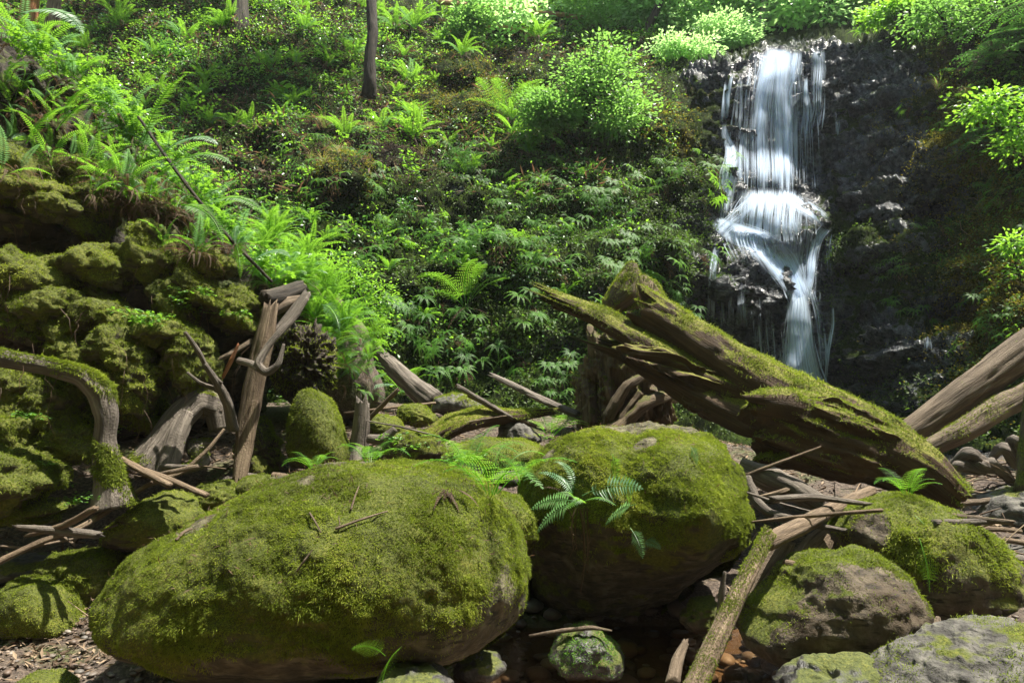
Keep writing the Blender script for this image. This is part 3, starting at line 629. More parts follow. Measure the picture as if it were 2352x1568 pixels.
boulder('mossy boulder with a pointed top and a trailing fern, right of the brown stone', [(1925,1225),(1965,1168),(2070,1128),(2150,1150),(2230,1210),(2290,1270),(2338,1335),(2342,1400),(2290,1480),(2150,1490),(2060,1470),(1990,1380)], 4.7, .55, 'boulder_brown', 6, 26000, .02, .005, .16, .5, 3, p=2.3, na=.06, nf=1.3, crag=.05, bares=[(2200,1440,4.4,.25),(2080,1420,4.4,.2),(2000,1230,4.5,.15),(2250,1290,4.4,.09)])
boulder('brown hollowed boulder with moss on its left ridge, right of the leaning pole', [(1690,1455),(1700,1420),(1745,1360),(1830,1292),(1880,1268),(1990,1258),(2060,1300),(2112,1370),(2115,1450),(2080,1530),(1950,1550),(1800,1530),(1720,1490)], 4.0, .45, 'boulder_brown', 6, 16000, .016, .004, -.1, .3, 14, p=2.2, na=.1, nf=1.4, crag=.06, bares=[(2050,1400,3.7,.22),(1980,1340,3.7,.12),(1900,1500,3.6,.22),(2000,1470,3.6,.2)])
boulder('pale grey rock slab with small moss patches in the lower right corner', [(2010,1660),(2035,1600),(2090,1552),(2150,1520),(2220,1490),(2310,1462),(2420,1452),(2520,1500),(2500,1700),(2100,1720)], 3.05, .5, 'boulder_bare', 6, 4500, .012, .0035, -.3, None, 5, p=2.6, na=.08, nf=2, crag=.06)
boulder('dark wet rock beside the brown water under the grey slab', [(1780,1600),(1810,1555),(1880,1528),(1960,1522),(2040,1518),(2080,1560),(2060,1640),(1850,1650)], 3.3, .3, 'boulder_wet', 5, seed=6, na=.08, crag=.3)
boulder('wet stone with bright green moss standing in the stream', [(1262,1500),(1285,1460),(1320,1442),(1370,1440),(1405,1465),(1437,1510),(1430,1535),(1350,1560),(1280,1540)], 4.1, .22, 'boulder_wet', 5, 2500, .012, .004, .0, None, 7, 'fern', na=.1, crag=.07)
boulder('rounded mossy stone at the left edge on the gravel', [(5,1420),(8,1360),(40,1330),(100,1322),(145,1345),(170,1395),(186,1440),(150,1456),(60,1455),(10,1450)], 4.4, .25, sub=5, moss=14000, mL=.014, mW=.0045, bias=.3, seed=8, na=.05)
boulder('small mossy rock wedged left of the largest boulder', [(100,1310),(120,1275),(180,1262),(235,1262),(262,1285),(262,1350),(230,1390),(160,1370),(110,1345)], 4.7, .3, sub=5, moss=9000, mL=.016, mW=.005, bias=.1, seed=9, na=.1, crag=.15)
boulder('grey rock with moss patches between the long stick and the largest boulder', [(245,1225),(290,1180),(345,1140),(400,1122),(435,1150),(462,1195),(440,1235),(340,1262),(260,1258)], 4.9, .32, 'boulder', 5, 9000, .016, .0045, .05, seed=10, na=.07, crag=.15)
boulder('pale flat rock behind the crossed boards', [(438,1130),(470,1110),(530,1100),(560,1135),(545,1175),(490,1185),(450,1175)], 5.3, .25, 'boulder', 5, 3500, .014, .0045, -.05, seed=11, na=.07, crag=.2)
boulder('small mossy rock half hidden behind the largest boulder', ell(600,1118,50,28,seed=12), 5.4, .2, 'boulder', 4, 2500, .014, .0045, -.05, seed=12)
boulder('rounded mossy stone bridging the gap between the two big boulders', [(1120,1160),(1140,1130),(1190,1140),(1228,1180),(1236,1230),(1190,1260),(1140,1240)], 4.5, .28, sub=5, moss=9000, mL=.016, mW=.0045, bias=.3, seed=13)
boulder('broad low mossy rock behind the second big boulder', [(1010,1060),(1040,1025),(1110,1008),(1200,1010),(1250,1030),(1240,1080),(1120,1100),(1030,1090)], 5.6, .4, sub=5, moss=9000, mL=.018, mW=.005, bias=.1, seed=15, na=.06)
boulder('grey stone showing above the bridging ferns', ell(1165,1100,34,18,seed=16), 5.1, .15, 'boulder_bare', 4, seed=16)
boulder('round sandy boulder at the foot of the slope', [(990,945),(1000,915),(1040,903),(1080,908),(1108,930),(1100,950),(1050,958)], 8.2, .35, sub=5, moss=3500, mL=.02, mW=.007, bias=.0, seed=17, mat='boulder_bare')
boulder('flat brown rock under the leaning bark log', [(765,930),(770,895),(820,885),(870,905),(880,925),(820,940)], 7.9, .3, 'boulder_brown', 5, seed=18, crag=.2)
boulder('mossy block in the debris right of the upright grey post', ell(885,985,45,32,.2,seed=19), 6.6, .25, 'boulder', 5, 3500, .018, .006, -.0, seed=19, crag=.2)
boulder('dark mossy block above the wood chips', ell(955,955,48,26,.1,seed=20), 7.2, .28, 'boulder', 5, 3500, .018, .006, .05, seed=20, crag=.2)
boulder('brown rock topped with leafy weeds right of the upright grey post', [(870,1050),(890,1000),(950,985),(1010,1000),(1030,1040),(980,1075),(900,1075)], 6.1, .3, 'boulder_brown', 5, 4500, .018, .005, .05, seed=21, crag=.2)
boulder('smooth stone in the dark gap under the mossy slab log', ell(1190,1000,52,30,.2,seed=22), 6.8, .25, 'boulder_bare', 5, seed=22)
boulder('tall leaning mossy stone right of the dark hollow', [(668,1030),(675,960),(692,905),(722,888),(752,915),(775,970),(800,1040),(796,1066),(740,1078),(680,1070)], 5.9, .33, sub=5, moss=15000, mL=.018, mW=.005, bias=.2, seed=23, p=3, na=.05)
boulder('pale layered rock at the right edge by the driftwood', [(2245,1200),(2270,1150),(2330,1125),(2420,1110),(2480,1180),(2440,1240),(2300,1235)], 5.6, .5, 'boulder_bare', 5, seed=24, crag=.25)
boulder('grey rock under the right edge branches', ell(2420,1290,110,45,seed=25), 5.0, .4, 'boulder_bare', 5, seed=25, crag=.2)
boulder('small flat stone at the bottom edge below the curled fern', ell(950,1568,90,34,seed=26), 3.0, .16, 'boulder_wet', 5, seed=26)
boulder('green stone half buried in the gravel at the bottom edge', ell(105,1575,60,26,seed=27), 3.35, .12, 'boulder', 4, 1500, .01, .004, .1, seed=27)
boulder('flat sandy stone at the left edge above the rounded mossy stone', ell(45,1303,80,24,seed=28), 4.9, .25, 'boulder_bare', 5, seed=28)
boulder('dark angular stone in the shadow right of the second big boulder', [(1560,1420),(1590,1375),(1640,1370),(1655,1400),(1620,1450),(1580,1450)], 4.3, .15, 'boulder_brown', 4, seed=29, crag=.3)
boulder('dark wet stone in the stream in front of the largest boulder', ell(1100,1530,60,30,seed=30), 4.0, .15, 'boulder_wet', 4, seed=30, crag=.2)

# mossy knobs of the left bank, each its own stone
KN = [ # cu,cv,ru,rv,rot,Y,thick,label
 (45,405,75,48,.3,5.3,.4,'uppermost mossy knob at the left edge'),(50,462,92,36,.05,5.2,.4,'layered mossy ledge at the left edge'),(112,472,38,32,0,5.1,.2,'pair of mossy nubs at the tip of the left ledge'),(20,525,95,32,-.1,5.3,.4,'bare underside ledge below the layered mossy ledge'),
 (208,487,46,50,.2,5.5,.25,'dark round knob hanging under the dead fronds'),(225,618,60,44,0,5.2,.28,'mushroom shaped mossy knob standing clear of the dark hollow'),(215,682,38,38,0,5.25,.18,'small stem stone under the mushroom shaped knob'),
 (352,612,60,62,.1,5.5,.3,'tall mossy mass right of the mushroom shaped knob'),(405,690,42,44,.4,5.4,.22,'mossy foot stone at the base of the tall mass'),(345,545,32,28,0,5.4,.2,'small mossy knob below the hanging dead fronds'),
 (50,650,100,62,.35,5.0,.4,'broad mossy shoulder at the left edge'),(118,712,52,48,.5,4.9,.25,'drooping end of the broad mossy shoulder'),(270,738,70,34,.15,5.1,.3,'flat mossy stone below the mushroom shaped knob'),
 (285,805,62,40,.4,4.95,.28,'mossy stone shaped like a bent elbow'),(310,875,36,75,.05,5.0,.2,'hanging mossy pillar above the hollow'),(352,760,72,40,.4,5.2,.3,'mossy shelf with small leaves along its edge'),
 (70,765,75,40,.1,4.95,.3,'brown stone under the mossy shoulder'),(165,760,60,45,.3,5.0,.25,'mossy stone left of the bent elbow stone'),(190,815,55,30,.3,4.9,.2,'low mossy stone above the bent branch'),
 (40,905,62,60,0,4.8,.3,'round mossy stone under the bent branch at the left edge'),(130,945,52,62,.2,4.9,.25,'dark mossy stone framed by the bent branch'),(28,985,65,44,0,4.7,.3,'mossy stone in the lower left hollow'),
 (165,1020,48,52,-.4,4.9,.25,'mossy stone behind the bent branch'),(15,1090,80,66,.3,4.4,.35,'mossy mound at the left edge above the stick'),(430,815,52,48,.6,5.3,.25,'mossy end of the shelf above the curved root'),
 (450,862,40,40,.2,5.35,.2,'mossy stone under the grey curved twigs'),(460,668,60,28,.5,5.5,.25,'long mossy stone leaning below the fern slope'),(480,610,40,36,.3,5.6,.25,'mossy stone in the shade of the fern slope'),
 (550,720,60,40,.5,5.8,.3,'mossy ledge left of the broken log end'),(350,960,46,32,0,5.4,.25,'mossy stone behind the thick curved root'),(60,1175,80,22,.05,4.6,.25,'root like mossy stone above the long stick'),
 (210,420,70,42,.2,5.9,.3,'shaded mossy knob under the fern slope'),(330,470,60,40,.4,5.9,.3,'shaded knob among the hanging dead fronds'),(600,1045,40,60,0,5.9,.25,'dark mossy stone inside the hollow')]
for k, (cu, cv, ru, rv, ro, Yk, th, lab) in enumerate(KN):
    hid = k in (3, 5, 16)
    boulder(lab, ell(cu, cv, ru*1.12, rv*1.15, ro, seed=50+k, amp=.26), Yk+.1, th*1.25, 'boulder_brown' if k in (3, 6, 16, 33) else 'boulder', 5, int(7000*ru*rv/3000)*(0 if k in (3,) else 1), .02, .0055, (.02 if hid else .12), None, 40+k, mm='strand', name='mossy_stone', cat='stone', group='mossy stones of the left bank', na=.2, nf=1.5, crag=.16, lump=.06, rough=.018)

# ------------------------------------------------------------------ logs, roots and driftwood
def wood(name, label, cat, parts, mat, moss=None, group=None, kids=(), reg=True, mm='strand', origin=None):
    """parts: list of tube() results merged to the body; kids: (name, tube result, material)"""
    V, F, uv = merge(parts); base = [V[:, 0].mean(), V[:, 1].mean(), V[:, 2].min()]
    if reg:
        BV.append(BVHTree.FromPolygons(V.tolist(), [x for f in F for x in f.tolist()]))
    if not moss and not kids:
        return tag(mk(name, V, F, M[mat], origin=base, uv=uv), label, cat, group)
    t = thing(name, label, cat, base, group); mk('wood', V, F, M[mat], parent=t, uv=uv)
    for kn, (kv, kf, kuv), km in kids: mk(kn, kv, kf, M[km], parent=t, uv=kuv)
    if moss:
        cnt, mL, mW, bias = moss[:4]; zw = moss[4] if len(moss) > 4 else 1.2; c0 = face_cond(bias, nf=2.6, seed=len(label), zw=zw)
        put('moss', moss_on(V-base, F, cnt, mL, mW, lambda c, nn: c0(c+base, nn), seed=len(label), out=.6, droop=.9).mesh('moss', [M[mm]]), t)
    return t
# the great fallen log with its split end
trunk = tube(pp((2200,1150,5.5),(2120,1085,5.6),(2020,1035,5.8),(1900,975,6.0),(1780,905,6.3),(1660,830,6.6),(1560,765,6.8),(1480,715,6.9)), [.15,.25,.33,.34,.29,.25,.25,.25], segs=48, na=.07, ridges=.04, sub=14, flat=.9, splint=.3, s0=.15, seed=2)
AX = np.array([.947, -.32])
def chunk(poly, Yk, th, seed, na=.05, g=.10):
    V, F, n = blob(poly, Yk, th, sub=7, seed=seed, p=3.5, na=na, nf=2.0, rough=.004); al_ = V[:, 0]*AX[0]+V[:, 2]*AX[1]; pe = -V[:, 0]*AX[1]+V[:, 2]*AX[0]
    q = np.stack([al_*.9, pe*7, V[:, 1]*5+seed], 1); V = V-unit(n)*(g*np.abs(pn(q))+g*.5*np.abs(pn(q*2.3)))[:, None]
    V[:, 0] += AX[0]*.13*pn(np.stack([pe*9, V[:, 1]*9, al_*0+seed], 1))*sstep(.0, -.5, (al_-al_.mean())/(np.ptp(al_)/2)); return V, [F], np.stack([pe+V[:, 1]*.6, al_], 1)
low1 = chunk([(1712,940),(1740,918),(1800,908),(1880,905),(1960,935),(2050,985),(2125,1050),(2110,1095),(2062,1124),(1950,1108),(1850,1090),(1742,1062),(1752,1030),(1728,1015),(1738,985)], 5.8, .36, 3)
low2 = chunk([(1395,800),(1420,790),(1500,795),(1640,850),(1760,905),(1810,960),(1790,1010),(1735,1008),(1690,985),(1610,965),(1600,900),(1560,885),(1450,835)], 6.5, .24, 9, .08, .14)
spl1 = tube(pp((1800,935,6.35),(1640,870,6.55),(1500,795,6.7),(1380,728,6.85),(1275,685,6.95)), [.22,.27,.22,.17,.12], segs=32, na=.1, ridges=.07, sub=14, flat=.45, splint=.5, seed=11, updir=(.2, -.5, 1), sq=3)
spl2 = tube(pp((1880,1010,6.1),(1740,950,6.4),(1600,890,6.6),(1450,812,6.8),(1395,795,6.9)), [.26,.34,.3,.17,.08], segs=32, na=.12, ridges=.08, sub=14, flat=.45, splint=.5, seed=13, updir=(.1, -.6, 1), sq=3)
spl3 = tube(pp((1700,880,6.6),(1560,820,6.75),(1400,745,6.95),(1275,705,7.05)), [.18,.16,.11,.04], segs=24, na=.14, ridges=.08, sub=14, flat=.5, splint=.5, seed=15, sq=3)
knob = tube(pp((1880,950,5.75),(1800,930,5.6),(1725,925,5.6)), [.15,.15,.1], segs=24, na=.15, ridges=.04, sub=12, splint=.3, seed=17)
wood('fallen_log', 'great rotten fallen log with moss along its top and a split left end', 'log', [trunk, spl1, low1, knob], 'log_top', moss=(70000, .028, .0055, -.5, 2.3),
     kids=[('split_slab', spl2, 'log_top'), ('split_slab', spl3, 'log_top'), ('split_slab', low2, 'log_top')])
M['root_wood'] = m_bark('root_wood', ((.035, .026, .014), (.11, .08, .048), (.2, .15, .09)), sc=.5, moss=-.45, mz=.7, mcol=((.03, .03, .008), (.08, .08, .018), (.14, .13, .03)))
# root wad behind it
r_ = np.random.default_rng(5); rt = []
V, F, _ = blob([(1338,790),(1350,740),(1400,760),(1470,800),(1540,850),(1560,900),(1548,985),(1480,1010),(1380,1010),(1322,985),(1312,900),(1325,840)], 7.9, .5, sub=7, seed=33, na=.1, nf=2, crag=.1, p=3); gq = np.stack([V[:, 0]*5+V[:, 2]*1.6, V[:, 1]*3, V[:, 2]*1.3], 1); V = V-unit(_)*(np.abs(pn(gq))*.32+np.abs(pn(gq*2.2))*.13)[:, None]
rw = thing('root_wad', 'upturned root plate of a dead tree standing behind the great log', 'root plate', [V[:, 0].mean(), 7.9, V[:, 2].min()])
mk('root_mass', V, F, M['root_wood'], parent=rw, uv=np.stack([V[:, 0], V[:, 2]], 1), reg=True)
for (a, b_, c_, r0, r1) in [((1545,905,7.5),(1480,925,7.35),(1400,1000,7.25),.05,.1),((1480,862,7.4),(1440,885,7.3),(1395,960,7.3),.04,.07),((1480,860,7.5),(1560,870,7.3),(1590,900,7.3),.07,.03),((1470,900,7.35),(1430,950,7.3),(1425,1000,7.25),.05,.05)]:
    kv, kf, kuv = tube(pp(a, b_, c_), [r0, (r0+r1)/2*1.1, r1], segs=14, na=.3, sub=8, seed=a[0] % 17); mk('root', kv, kf, M['root_wood'], parent=rw, uv=kuv)
kv, kf, kuv = tube(pp((1400,705,7.9),(1430,680,7.9),(1447,640,7.9),(1452,606,7.9)), [.2,.3,.24,.09], segs=24, na=.2, sub=12, seed=4, flat=.6); mk('stump_peak', kv, kf, M['root_wood'], parent=rw, uv=kuv)
kv, kf, kuv = tube(pp((1480,700,7.9),(1470,670,7.9),(1458,640,7.9)), [.28,.24,.14], segs=18, na=.2, sub=10, seed=6, flat=.6); mk('stump_peak', kv, kf, M['root_wood'], parent=rw, uv=kuv)
b0 = np.array(rw.location)
for ob in list(rw.children):
    if ob.name.startswith(('stump_peak', 'root_mass')):
        vv = np.array([v.co[:] for v in ob.data.vertices]); ff = [f.vertices[:] for f in ob.data.polygons]; f3 = np.array([f for f in ff if len(f) == 3] or [[0, 0, 0]]); f4 = np.array([f for f in ff if len(f) == 4] or [[0, 0, 0, 0]])
        put('moss', moss_on(vv, [f3, f4], 5000, .03, .007, lambda c, n: face_cond(.0 if 'peak' in ob.name else -.14, seed=3, zw=.9)(c+b0, n), seed=6, droop=1.2).mesh('moss', [M['strand']]), rw)
# logs at the right
wood('log', 'thick bare log rising to the right edge above a second one', 'log', [tube(pp((2055,1015,7.0),(2150,950,7.0),(2250,880,7.0),(2352,805,7.0),(2480,715,7.0)), [.115,.145,.165,.18,.19], segs=40, na=.05, sub=12, seed=21)], 'bark')
wood('log', 'reddish cracked log lying just below the thick bare log at the right edge', 'log', [tube(pp((2100,1045,6.7),(2200,995,6.7),(2300,935,6.8),(2420,870,6.9)), [.08,.105,.12,.13], segs=36, na=.1, ridges=.1, sub=12, seed=22)], 'bark', moss=(3500, .02, .006, -.1, 1.2))
tr = wood('mossy_tree', 'mossy trunk cut off by the right edge', 'tree', [tube(pp((2382,1130,5.6),(2374,1000,5.65),(2382,880,5.7),(2410,700,5.8),(2440,300,6.0),(2440,-300,6.3)), [.16,.09,.085,.1,.1,.09], segs=20, na=.12, sub=12, seed=23)], 'bark_mossy', moss=(9000, .02, .006, .25, .3))
wood('root_wad', 'dark twisted driftwood roots below the right edge logs', 'driftwood', [tube(pp((2170+28*k+r_.uniform(-15, 15),1090-18*(k % 3)-5*k,6.2),(2200+26*k,1050-6*k+r_.uniform(-30, 30),6.1),(2230+26*k,1070+r_.uniform(-30, 40)-5*k,6.15),(2262+24*k,1110+r_.uniform(-40, 10),6.2)), [.03,.055,.05,.025], segs=12, na=.35, sub=8, seed=k) for k in range(6)], 'wood_grey')
# mossy poles
wood('pole', 'mossy pole leaning up from the stream at the bottom edge', 'branch', [tube(pp((1560,1640,2.9),(1600,1568,3.0),(1660,1440,3.2),(1715,1325,3.4),(1765,1225,3.6)), [.05,.047,.045,.04,.036], segs=20, na=.08, sub=10, seed=31, splint=.3)], 'wood_tan', moss=(8000, .012, .004, -.02, .6))
wood('pole', 'bare pole resting on the top of the leaning mossy pole', 'branch', [tube(pp((1758,1246,3.9),(1830,1212,4.3),(1910,1170,4.8),(2000,1128,5.4)), [.048,.052,.05,.045], segs=20, na=.06, sub=10, seed=32)], 'wood_tan')
wood('stick', 'thin upright splinter left of the leaning mossy pole', 'stick', [tube(pp((1650,1420,3.3),(1658,1360,3.3),(1665,1312,3.3)), [.014,.016,.008], segs=8, sub=6, seed=33)], 'wood_grey')
wood('driftwood', 'curled grey root log under the great log', 'driftwood', [tube(pp((1700,1068,5.6),(1760,1095,5.5),(1830,1125,5.4),(1895,1165,5.3)), [.07,.1,.09,.07], segs=20, na=.2, sub=10, seed=34), tube(pp((1715,1095,5.4),(1735,1150,5.3),(1770,1180,5.2),(1830,1190,5.2)), [.035,.04,.035,.02], segs=12, na=.2, sub=8, seed=35)], 'wood_grey')
wood('board', 'broad split board leaning behind the mossy pole', 'board', [tube(pp((1725,1370,4.1),(1765,1310,4.2),(1805,1245,4.3)), [.1,.11,.07], flat=.25, segs=16, na=.06, sub=10, seed=36, updir=(.3, -1, .3), splint=.4)], 'bark')
wood('board', 'short brown board resting on the hollowed boulder', 'board', [tube(pp((1825,1310,4.5),(1868,1265,4.6),(1905,1225,4.7)), [.07,.1,.07], flat=.35, segs=16, na=.1, sub=10, seed=37, updir=(.3, -1, .3), splint=.4)], 'wood_tan')
wood('stick', 'short stub of branch left of the hollowed boulder top', 'stick', [tube(pp((1800,1292,4.1),(1830,1300,4.1),(1862,1298,4.15)), [.022,.03,.025], segs=12, sub=6, seed=38)], 'wood_tan')
wood('driftwood', 'broken splinter standing in the water at the bottom edge', 'driftwood', [tube(pp((1545,1568,3.6),(1555,1520,3.7),(1575,1475,3.8)), [.04,.035,.02], segs=12, sub=6, seed=39, splint=.4)], 'bark')
wood('board', 'upright chip at the foot of the pointed mossy boulder', 'board', [tube(pp((2150,1485,3.7),(2148,1450,3.75),(2155,1415,3.8)), [.05,.045,.01], flat=.4, segs=10, sub=6, seed=40)], 'bark')
for k, (a, b_, lab) in enumerate([((2240,1215,5.2),(2345,1220,5.2),'upper thin stick at the right edge'),((2275,1240,5.0),(2360,1248,5.0),'second thin stick at the right edge'),((2290,1275,4.8),(2420,1300,4.8),'flat grey board at the right edge'),((2300,1305,4.7),(2430,1318,4.7),'thick brown board end at the right edge')]):
    wood('stick' if k < 2 else 'board', lab, 'stick' if k < 2 else 'board', [tube(np.array([P(*a), (P(*a)+P(*b_))/2+[0, 0, .01], P(*b_)]), [.018, .02, .018] if k < 2 else [.06, .07, .07], flat=1 if k < 2 else .4, segs=12, sub=6, seed=60+k)], 'wood_tan' if k != 2 else 'wood_grey')
# the left bank wood
wood('bent_trunk', 'bent mossy branch arching from the left edge down to the ground', 'branch', [tube(pp((-120,800,4.3),(0,822,4.4),(110,842,4.5),(190,862,4.55),(232,900,4.6),(246,960,4.6),(240,1010,4.6),(246,1060,4.6),(255,1115,4.6),(262,1165,4.6)), [.05,.058,.058,.07,.085,.075,.07,.085,.1,.14], segs=28, na=.08, sub=9, seed=41)], 'wood_grey', moss=(18000, .022, .006, -.1, .9))
wood('curved_root', 'thick curved root log with two feet, pale and cracked', 'root', [tube(pp((505,985,5.5),(495,935,5.5),(450,922,5.4),(410,960,5.3),(370,1015,5.2),(325,1075,5.1)), [.08,.1,.115,.11,.1,.13], segs=26, na=.1, sub=12, seed=42), tube(pp((425,950,5.3),(402,1000,5.2),(388,1050,5.15),(380,1090,5.1)), [.08,.085,.09,.08], segs=20, na=.1, sub=10, seed=43), tube(pp((490,1020,5.5),(440,1025,5.4),(470,1060,5.35),(420,1080,5.3)), [.05,.06,.06,.03], segs=14, na=.2, sub=8, seed=44)], 'wood_grey', moss=(4000, .018, .005, -.22, .9))
wood('split_log', 'tall split weathered trunk standing upright in front of the dark hollow', 'log', [tube(pp((620,705,5.7),(605,780,5.65),(588,860,5.6),(568,960,5.55),(560,1030,5.5),(548,1105,5.4)), [.06,.085,.085,.085,.075,.055], segs=26, na=.08, ridges=.12, sub=12, flat=.6, seed=45, splint=.6)], 'wood_tan')
wood('board', 'smooth pale board leaning at the top of the wood pile', 'board', [tube(pp((706,672,5.9),(675,720,5.8),(640,762,5.7)), [.04,.06,.05], flat=.18, segs=12, sub=8, seed=46, na=.03, splint=.2, updir=(.2, -1, .4))], 'wood_grey')
wood('antler_branch', 'grey forked branch hooked over the wood pile', 'branch', [tube(pp((705,685,5.6),(670,735,5.5),(640,765,5.4),(612,800,5.35),(590,838,5.3),(612,858,5.3),(640,838,5.3),(652,790,5.35)), [.02,.03,.028,.026,.035,.035,.025,.012], segs=14, na=.12, sub=8, seed=47), tube(pp((595,845,5.3),(575,835,5.35),(548,828,5.4)), [.035,.03,.028], segs=12, sub=6, seed=48)], 'wood_grey')
wood('broken_log', 'dark broken log end on top of the wood pile', 'log', [tube(pp((606,688,5.8),(645,680,6.0),(690,660,6.3)), [.075,.08,.07], segs=22, na=.08, sub=10, seed=49, splint=.2)], 'bark_dark')
wood('log', 'grey bark slab beneath the dark broken log end', 'log', [tube(pp((625,715,5.9),(660,695,6.0),(700,690,6.1)), [.05,.06,.05], segs=16, na=.12, sub=8, seed=50)], 'bark')
wood('stick', 'long brown pole lying down the fern slope of the left bank', 'stick', [tube(pp((318,268,5.9),(370,345,5.8),(440,440,5.7),(520,540,5.65),(590,612,5.7),(625,648,5.75)), [.012,.015,.016,.016,.015,.013], segs=12, sub=8, seed=51, na=.2)], 'bark_dark')
wood('dead_branch', 'thin twisted grey branches rising from the thick curved root', 'branch', [tube(pp((425,762,4.95),(455,805,5.0),(480,855,5.1),(510,880,5.15)), [.014,.018,.02,.012], segs=10, sub=8, seed=52), tube(pp((470,835,5.05),(500,880,5.15),(525,930,5.3),(535,985,5.4)), [.018,.03,.04,.05], segs=12, na=.15, sub=8, seed=53), tube(pp((430,855,5.1),(460,880,5.1),(500,895,5.2),(520,920,5.3)), [.01,.014,.018,.02], segs=8, sub=8, seed=54)], 'wood_grey')
wood('splinter', 'short reddish split stick left of the upright trunk', 'stick', [tube(pp((512,866,5.35),(530,830,5.35),(548,790,5.35)), [.022,.03,.016], flat=.5, segs=10, sub=8, seed=55, splint=.5)], 'wood_red')
wood('board', 'small square board end left of the upright trunk', 'board', [tube(pp((485,835,5.5),(530,812,5.6),(578,782,5.7)), [.05,.055,.05], flat=.4, sq=4, segs=12, sub=8, seed=56)], 'bark')
wood('stick', 'long pale stick slanting across the lower left', 'stick', [tube(pp((-60,1320,4.1),(0,1288,4.2),(90,1245,4.3),(180,1215,4.4),(260,1165,4.6),(340,1112,4.7),(420,1085,4.8),(480,1030,4.9),(515,985,5.0)), [.02,.021,.02,.019,.018,.017,.016,.014,.01], segs=12, na=.1, sub=7, seed=57)], 'wood_tan')
wood('stick', 'thin dark stick crossing under the long pale stick', 'stick', [tube(pp((-40,1250,4.3),(60,1258,4.35),(180,1235,4.5),(270,1205,4.6)), [.008,.009,.009,.005], segs=8, sub=7, seed=58)], 'bark')
wood('board', 'left one of the crossed boards on the long pale stick', 'board', [tube(pp((272,1050,4.7),(330,1082,4.65),(392,1115,4.6)), [.03,.035,.033], flat=.5, sq=4, segs=14, sub=8, seed=59)], 'wood_tan')
wood('board', 'right one of the crossed boards on the long pale stick', 'board', [tube(pp((330,1078,4.68),(400,1105,4.65),(475,1138,4.6)), [.028,.032,.03], flat=.5, sq=4, segs=14, sub=8, seed=61)], 'wood_tan')
# centre debris
wood('log', 'bark covered log leaning against the slope above the debris', 'log', [tube(pp((820,765,9.2),(870,815,9.0),(930,870,8.7),(1000,925,8.4)), [.085,.1,.125,.15], segs=26, na=.1, ridges=.1, sub=14, seed=62)], 'wood_grey')
wood('post', 'upright grey broken post with a side branch', 'log', [tube(pp((820,1085,5.9),(824,1030,6.0),(830,970,6.0),(833,925,6.0)), [.085,.083,.075,.06], segs=24, na=.07, sub=12, seed=63, splint=.5), tube(pp((848,1008,5.95),(878,1012,5.9),(908,985,5.9)), [.045,.05,.03], segs=14, na=.15, sub=8, seed=64)], 'wood_grey')
wood('plank', 'grey weathered plank leaning left of the root plate', 'board', [tube(pp((1132,862,8.4),(1180,885,8.2),(1240,915,8.0),(1322,950,7.8)), [.05,.075,.08,.085], flat=.5, segs=18, sub=10, seed=65, splint=.5)], 'wood_grey')
wood('board', 'thin level board left of the sandy boulder', 'board', [tube(pp((790,948,7.2),(880,938,7.3),(1000,925,7.5)), [.02,.03,.03], segs=10, flat=.5, sub=8, seed=66)], 'wood_tan')
wood('slab_log', 'ragged rotten slab log with moss on top in the middle of the debris', 'log', [tube(pp((985,1010,6.2),(1040,975,6.4),(1110,955,6.6),(1180,955,6.8),(1262,945,7.0)), [.12,.2,.2,.15,.06], flat=.5, segs=28, na=.18, ridges=.15, sub=12, seed=67, splint=.4)], 'log_top', moss=(9000, .02, .006, -.12, 1.2))
wood('stick', 'short pale log end behind the largest boulder', 'stick', [tube(pp((625,1092,5.2),(660,1098,5.2),(690,1105,5.2)), [.03,.032,.03], segs=12, sub=6, seed=68)], 'wood_tan')
wood('log', 'long grey half buried log behind the largest boulder', 'log', [tube(pp((500,1110,5.7),(560,1100,5.7),(630,1108,5.6),(700,1110,5.5)), [.05,.06,.055,.05], segs=16, na=.12, sub=8, seed=69)], 'wood_grey')
wood('stick', 'curved dark stick lying over the wet stone in the stream', 'stick', [tube(pp((1215,1460,4.1),(1290,1448,4.05),(1360,1440,4.0),(1405,1448,3.95)), [.008,.014,.014,.006], segs=8, sub=8, seed=70)], 'bark')
# root ball with moss over the dark hollow
V, F, _ = blob([(628,840),(640,770),(680,745),(730,752),(765,790),(770,850),(745,900),(700,915),(650,900)], 6.1, .35, sub=6, seed=71, na=.2, nf=3, crag=.5, lump=.2)
rb = thing('root_ball', 'mossy root ball overhanging the dark hollow right of the upright trunk', 'root ball', [V[:, 0].mean(), 6.1, V[:, 2].min()])
mk('roots', V, F, M['bark_dark'], parent=rb, uv=V[:, [0, 2]], reg=True)
b0 = np.array(rb.location); put('moss', moss_on(V-b0, F, 12000, .028, .006, lambda c, n: face_cond(.02, seed=3, zw=1.4)(c+b0, n), seed=5, droop=1.3).mesh('moss', [M['strand']]), rb)
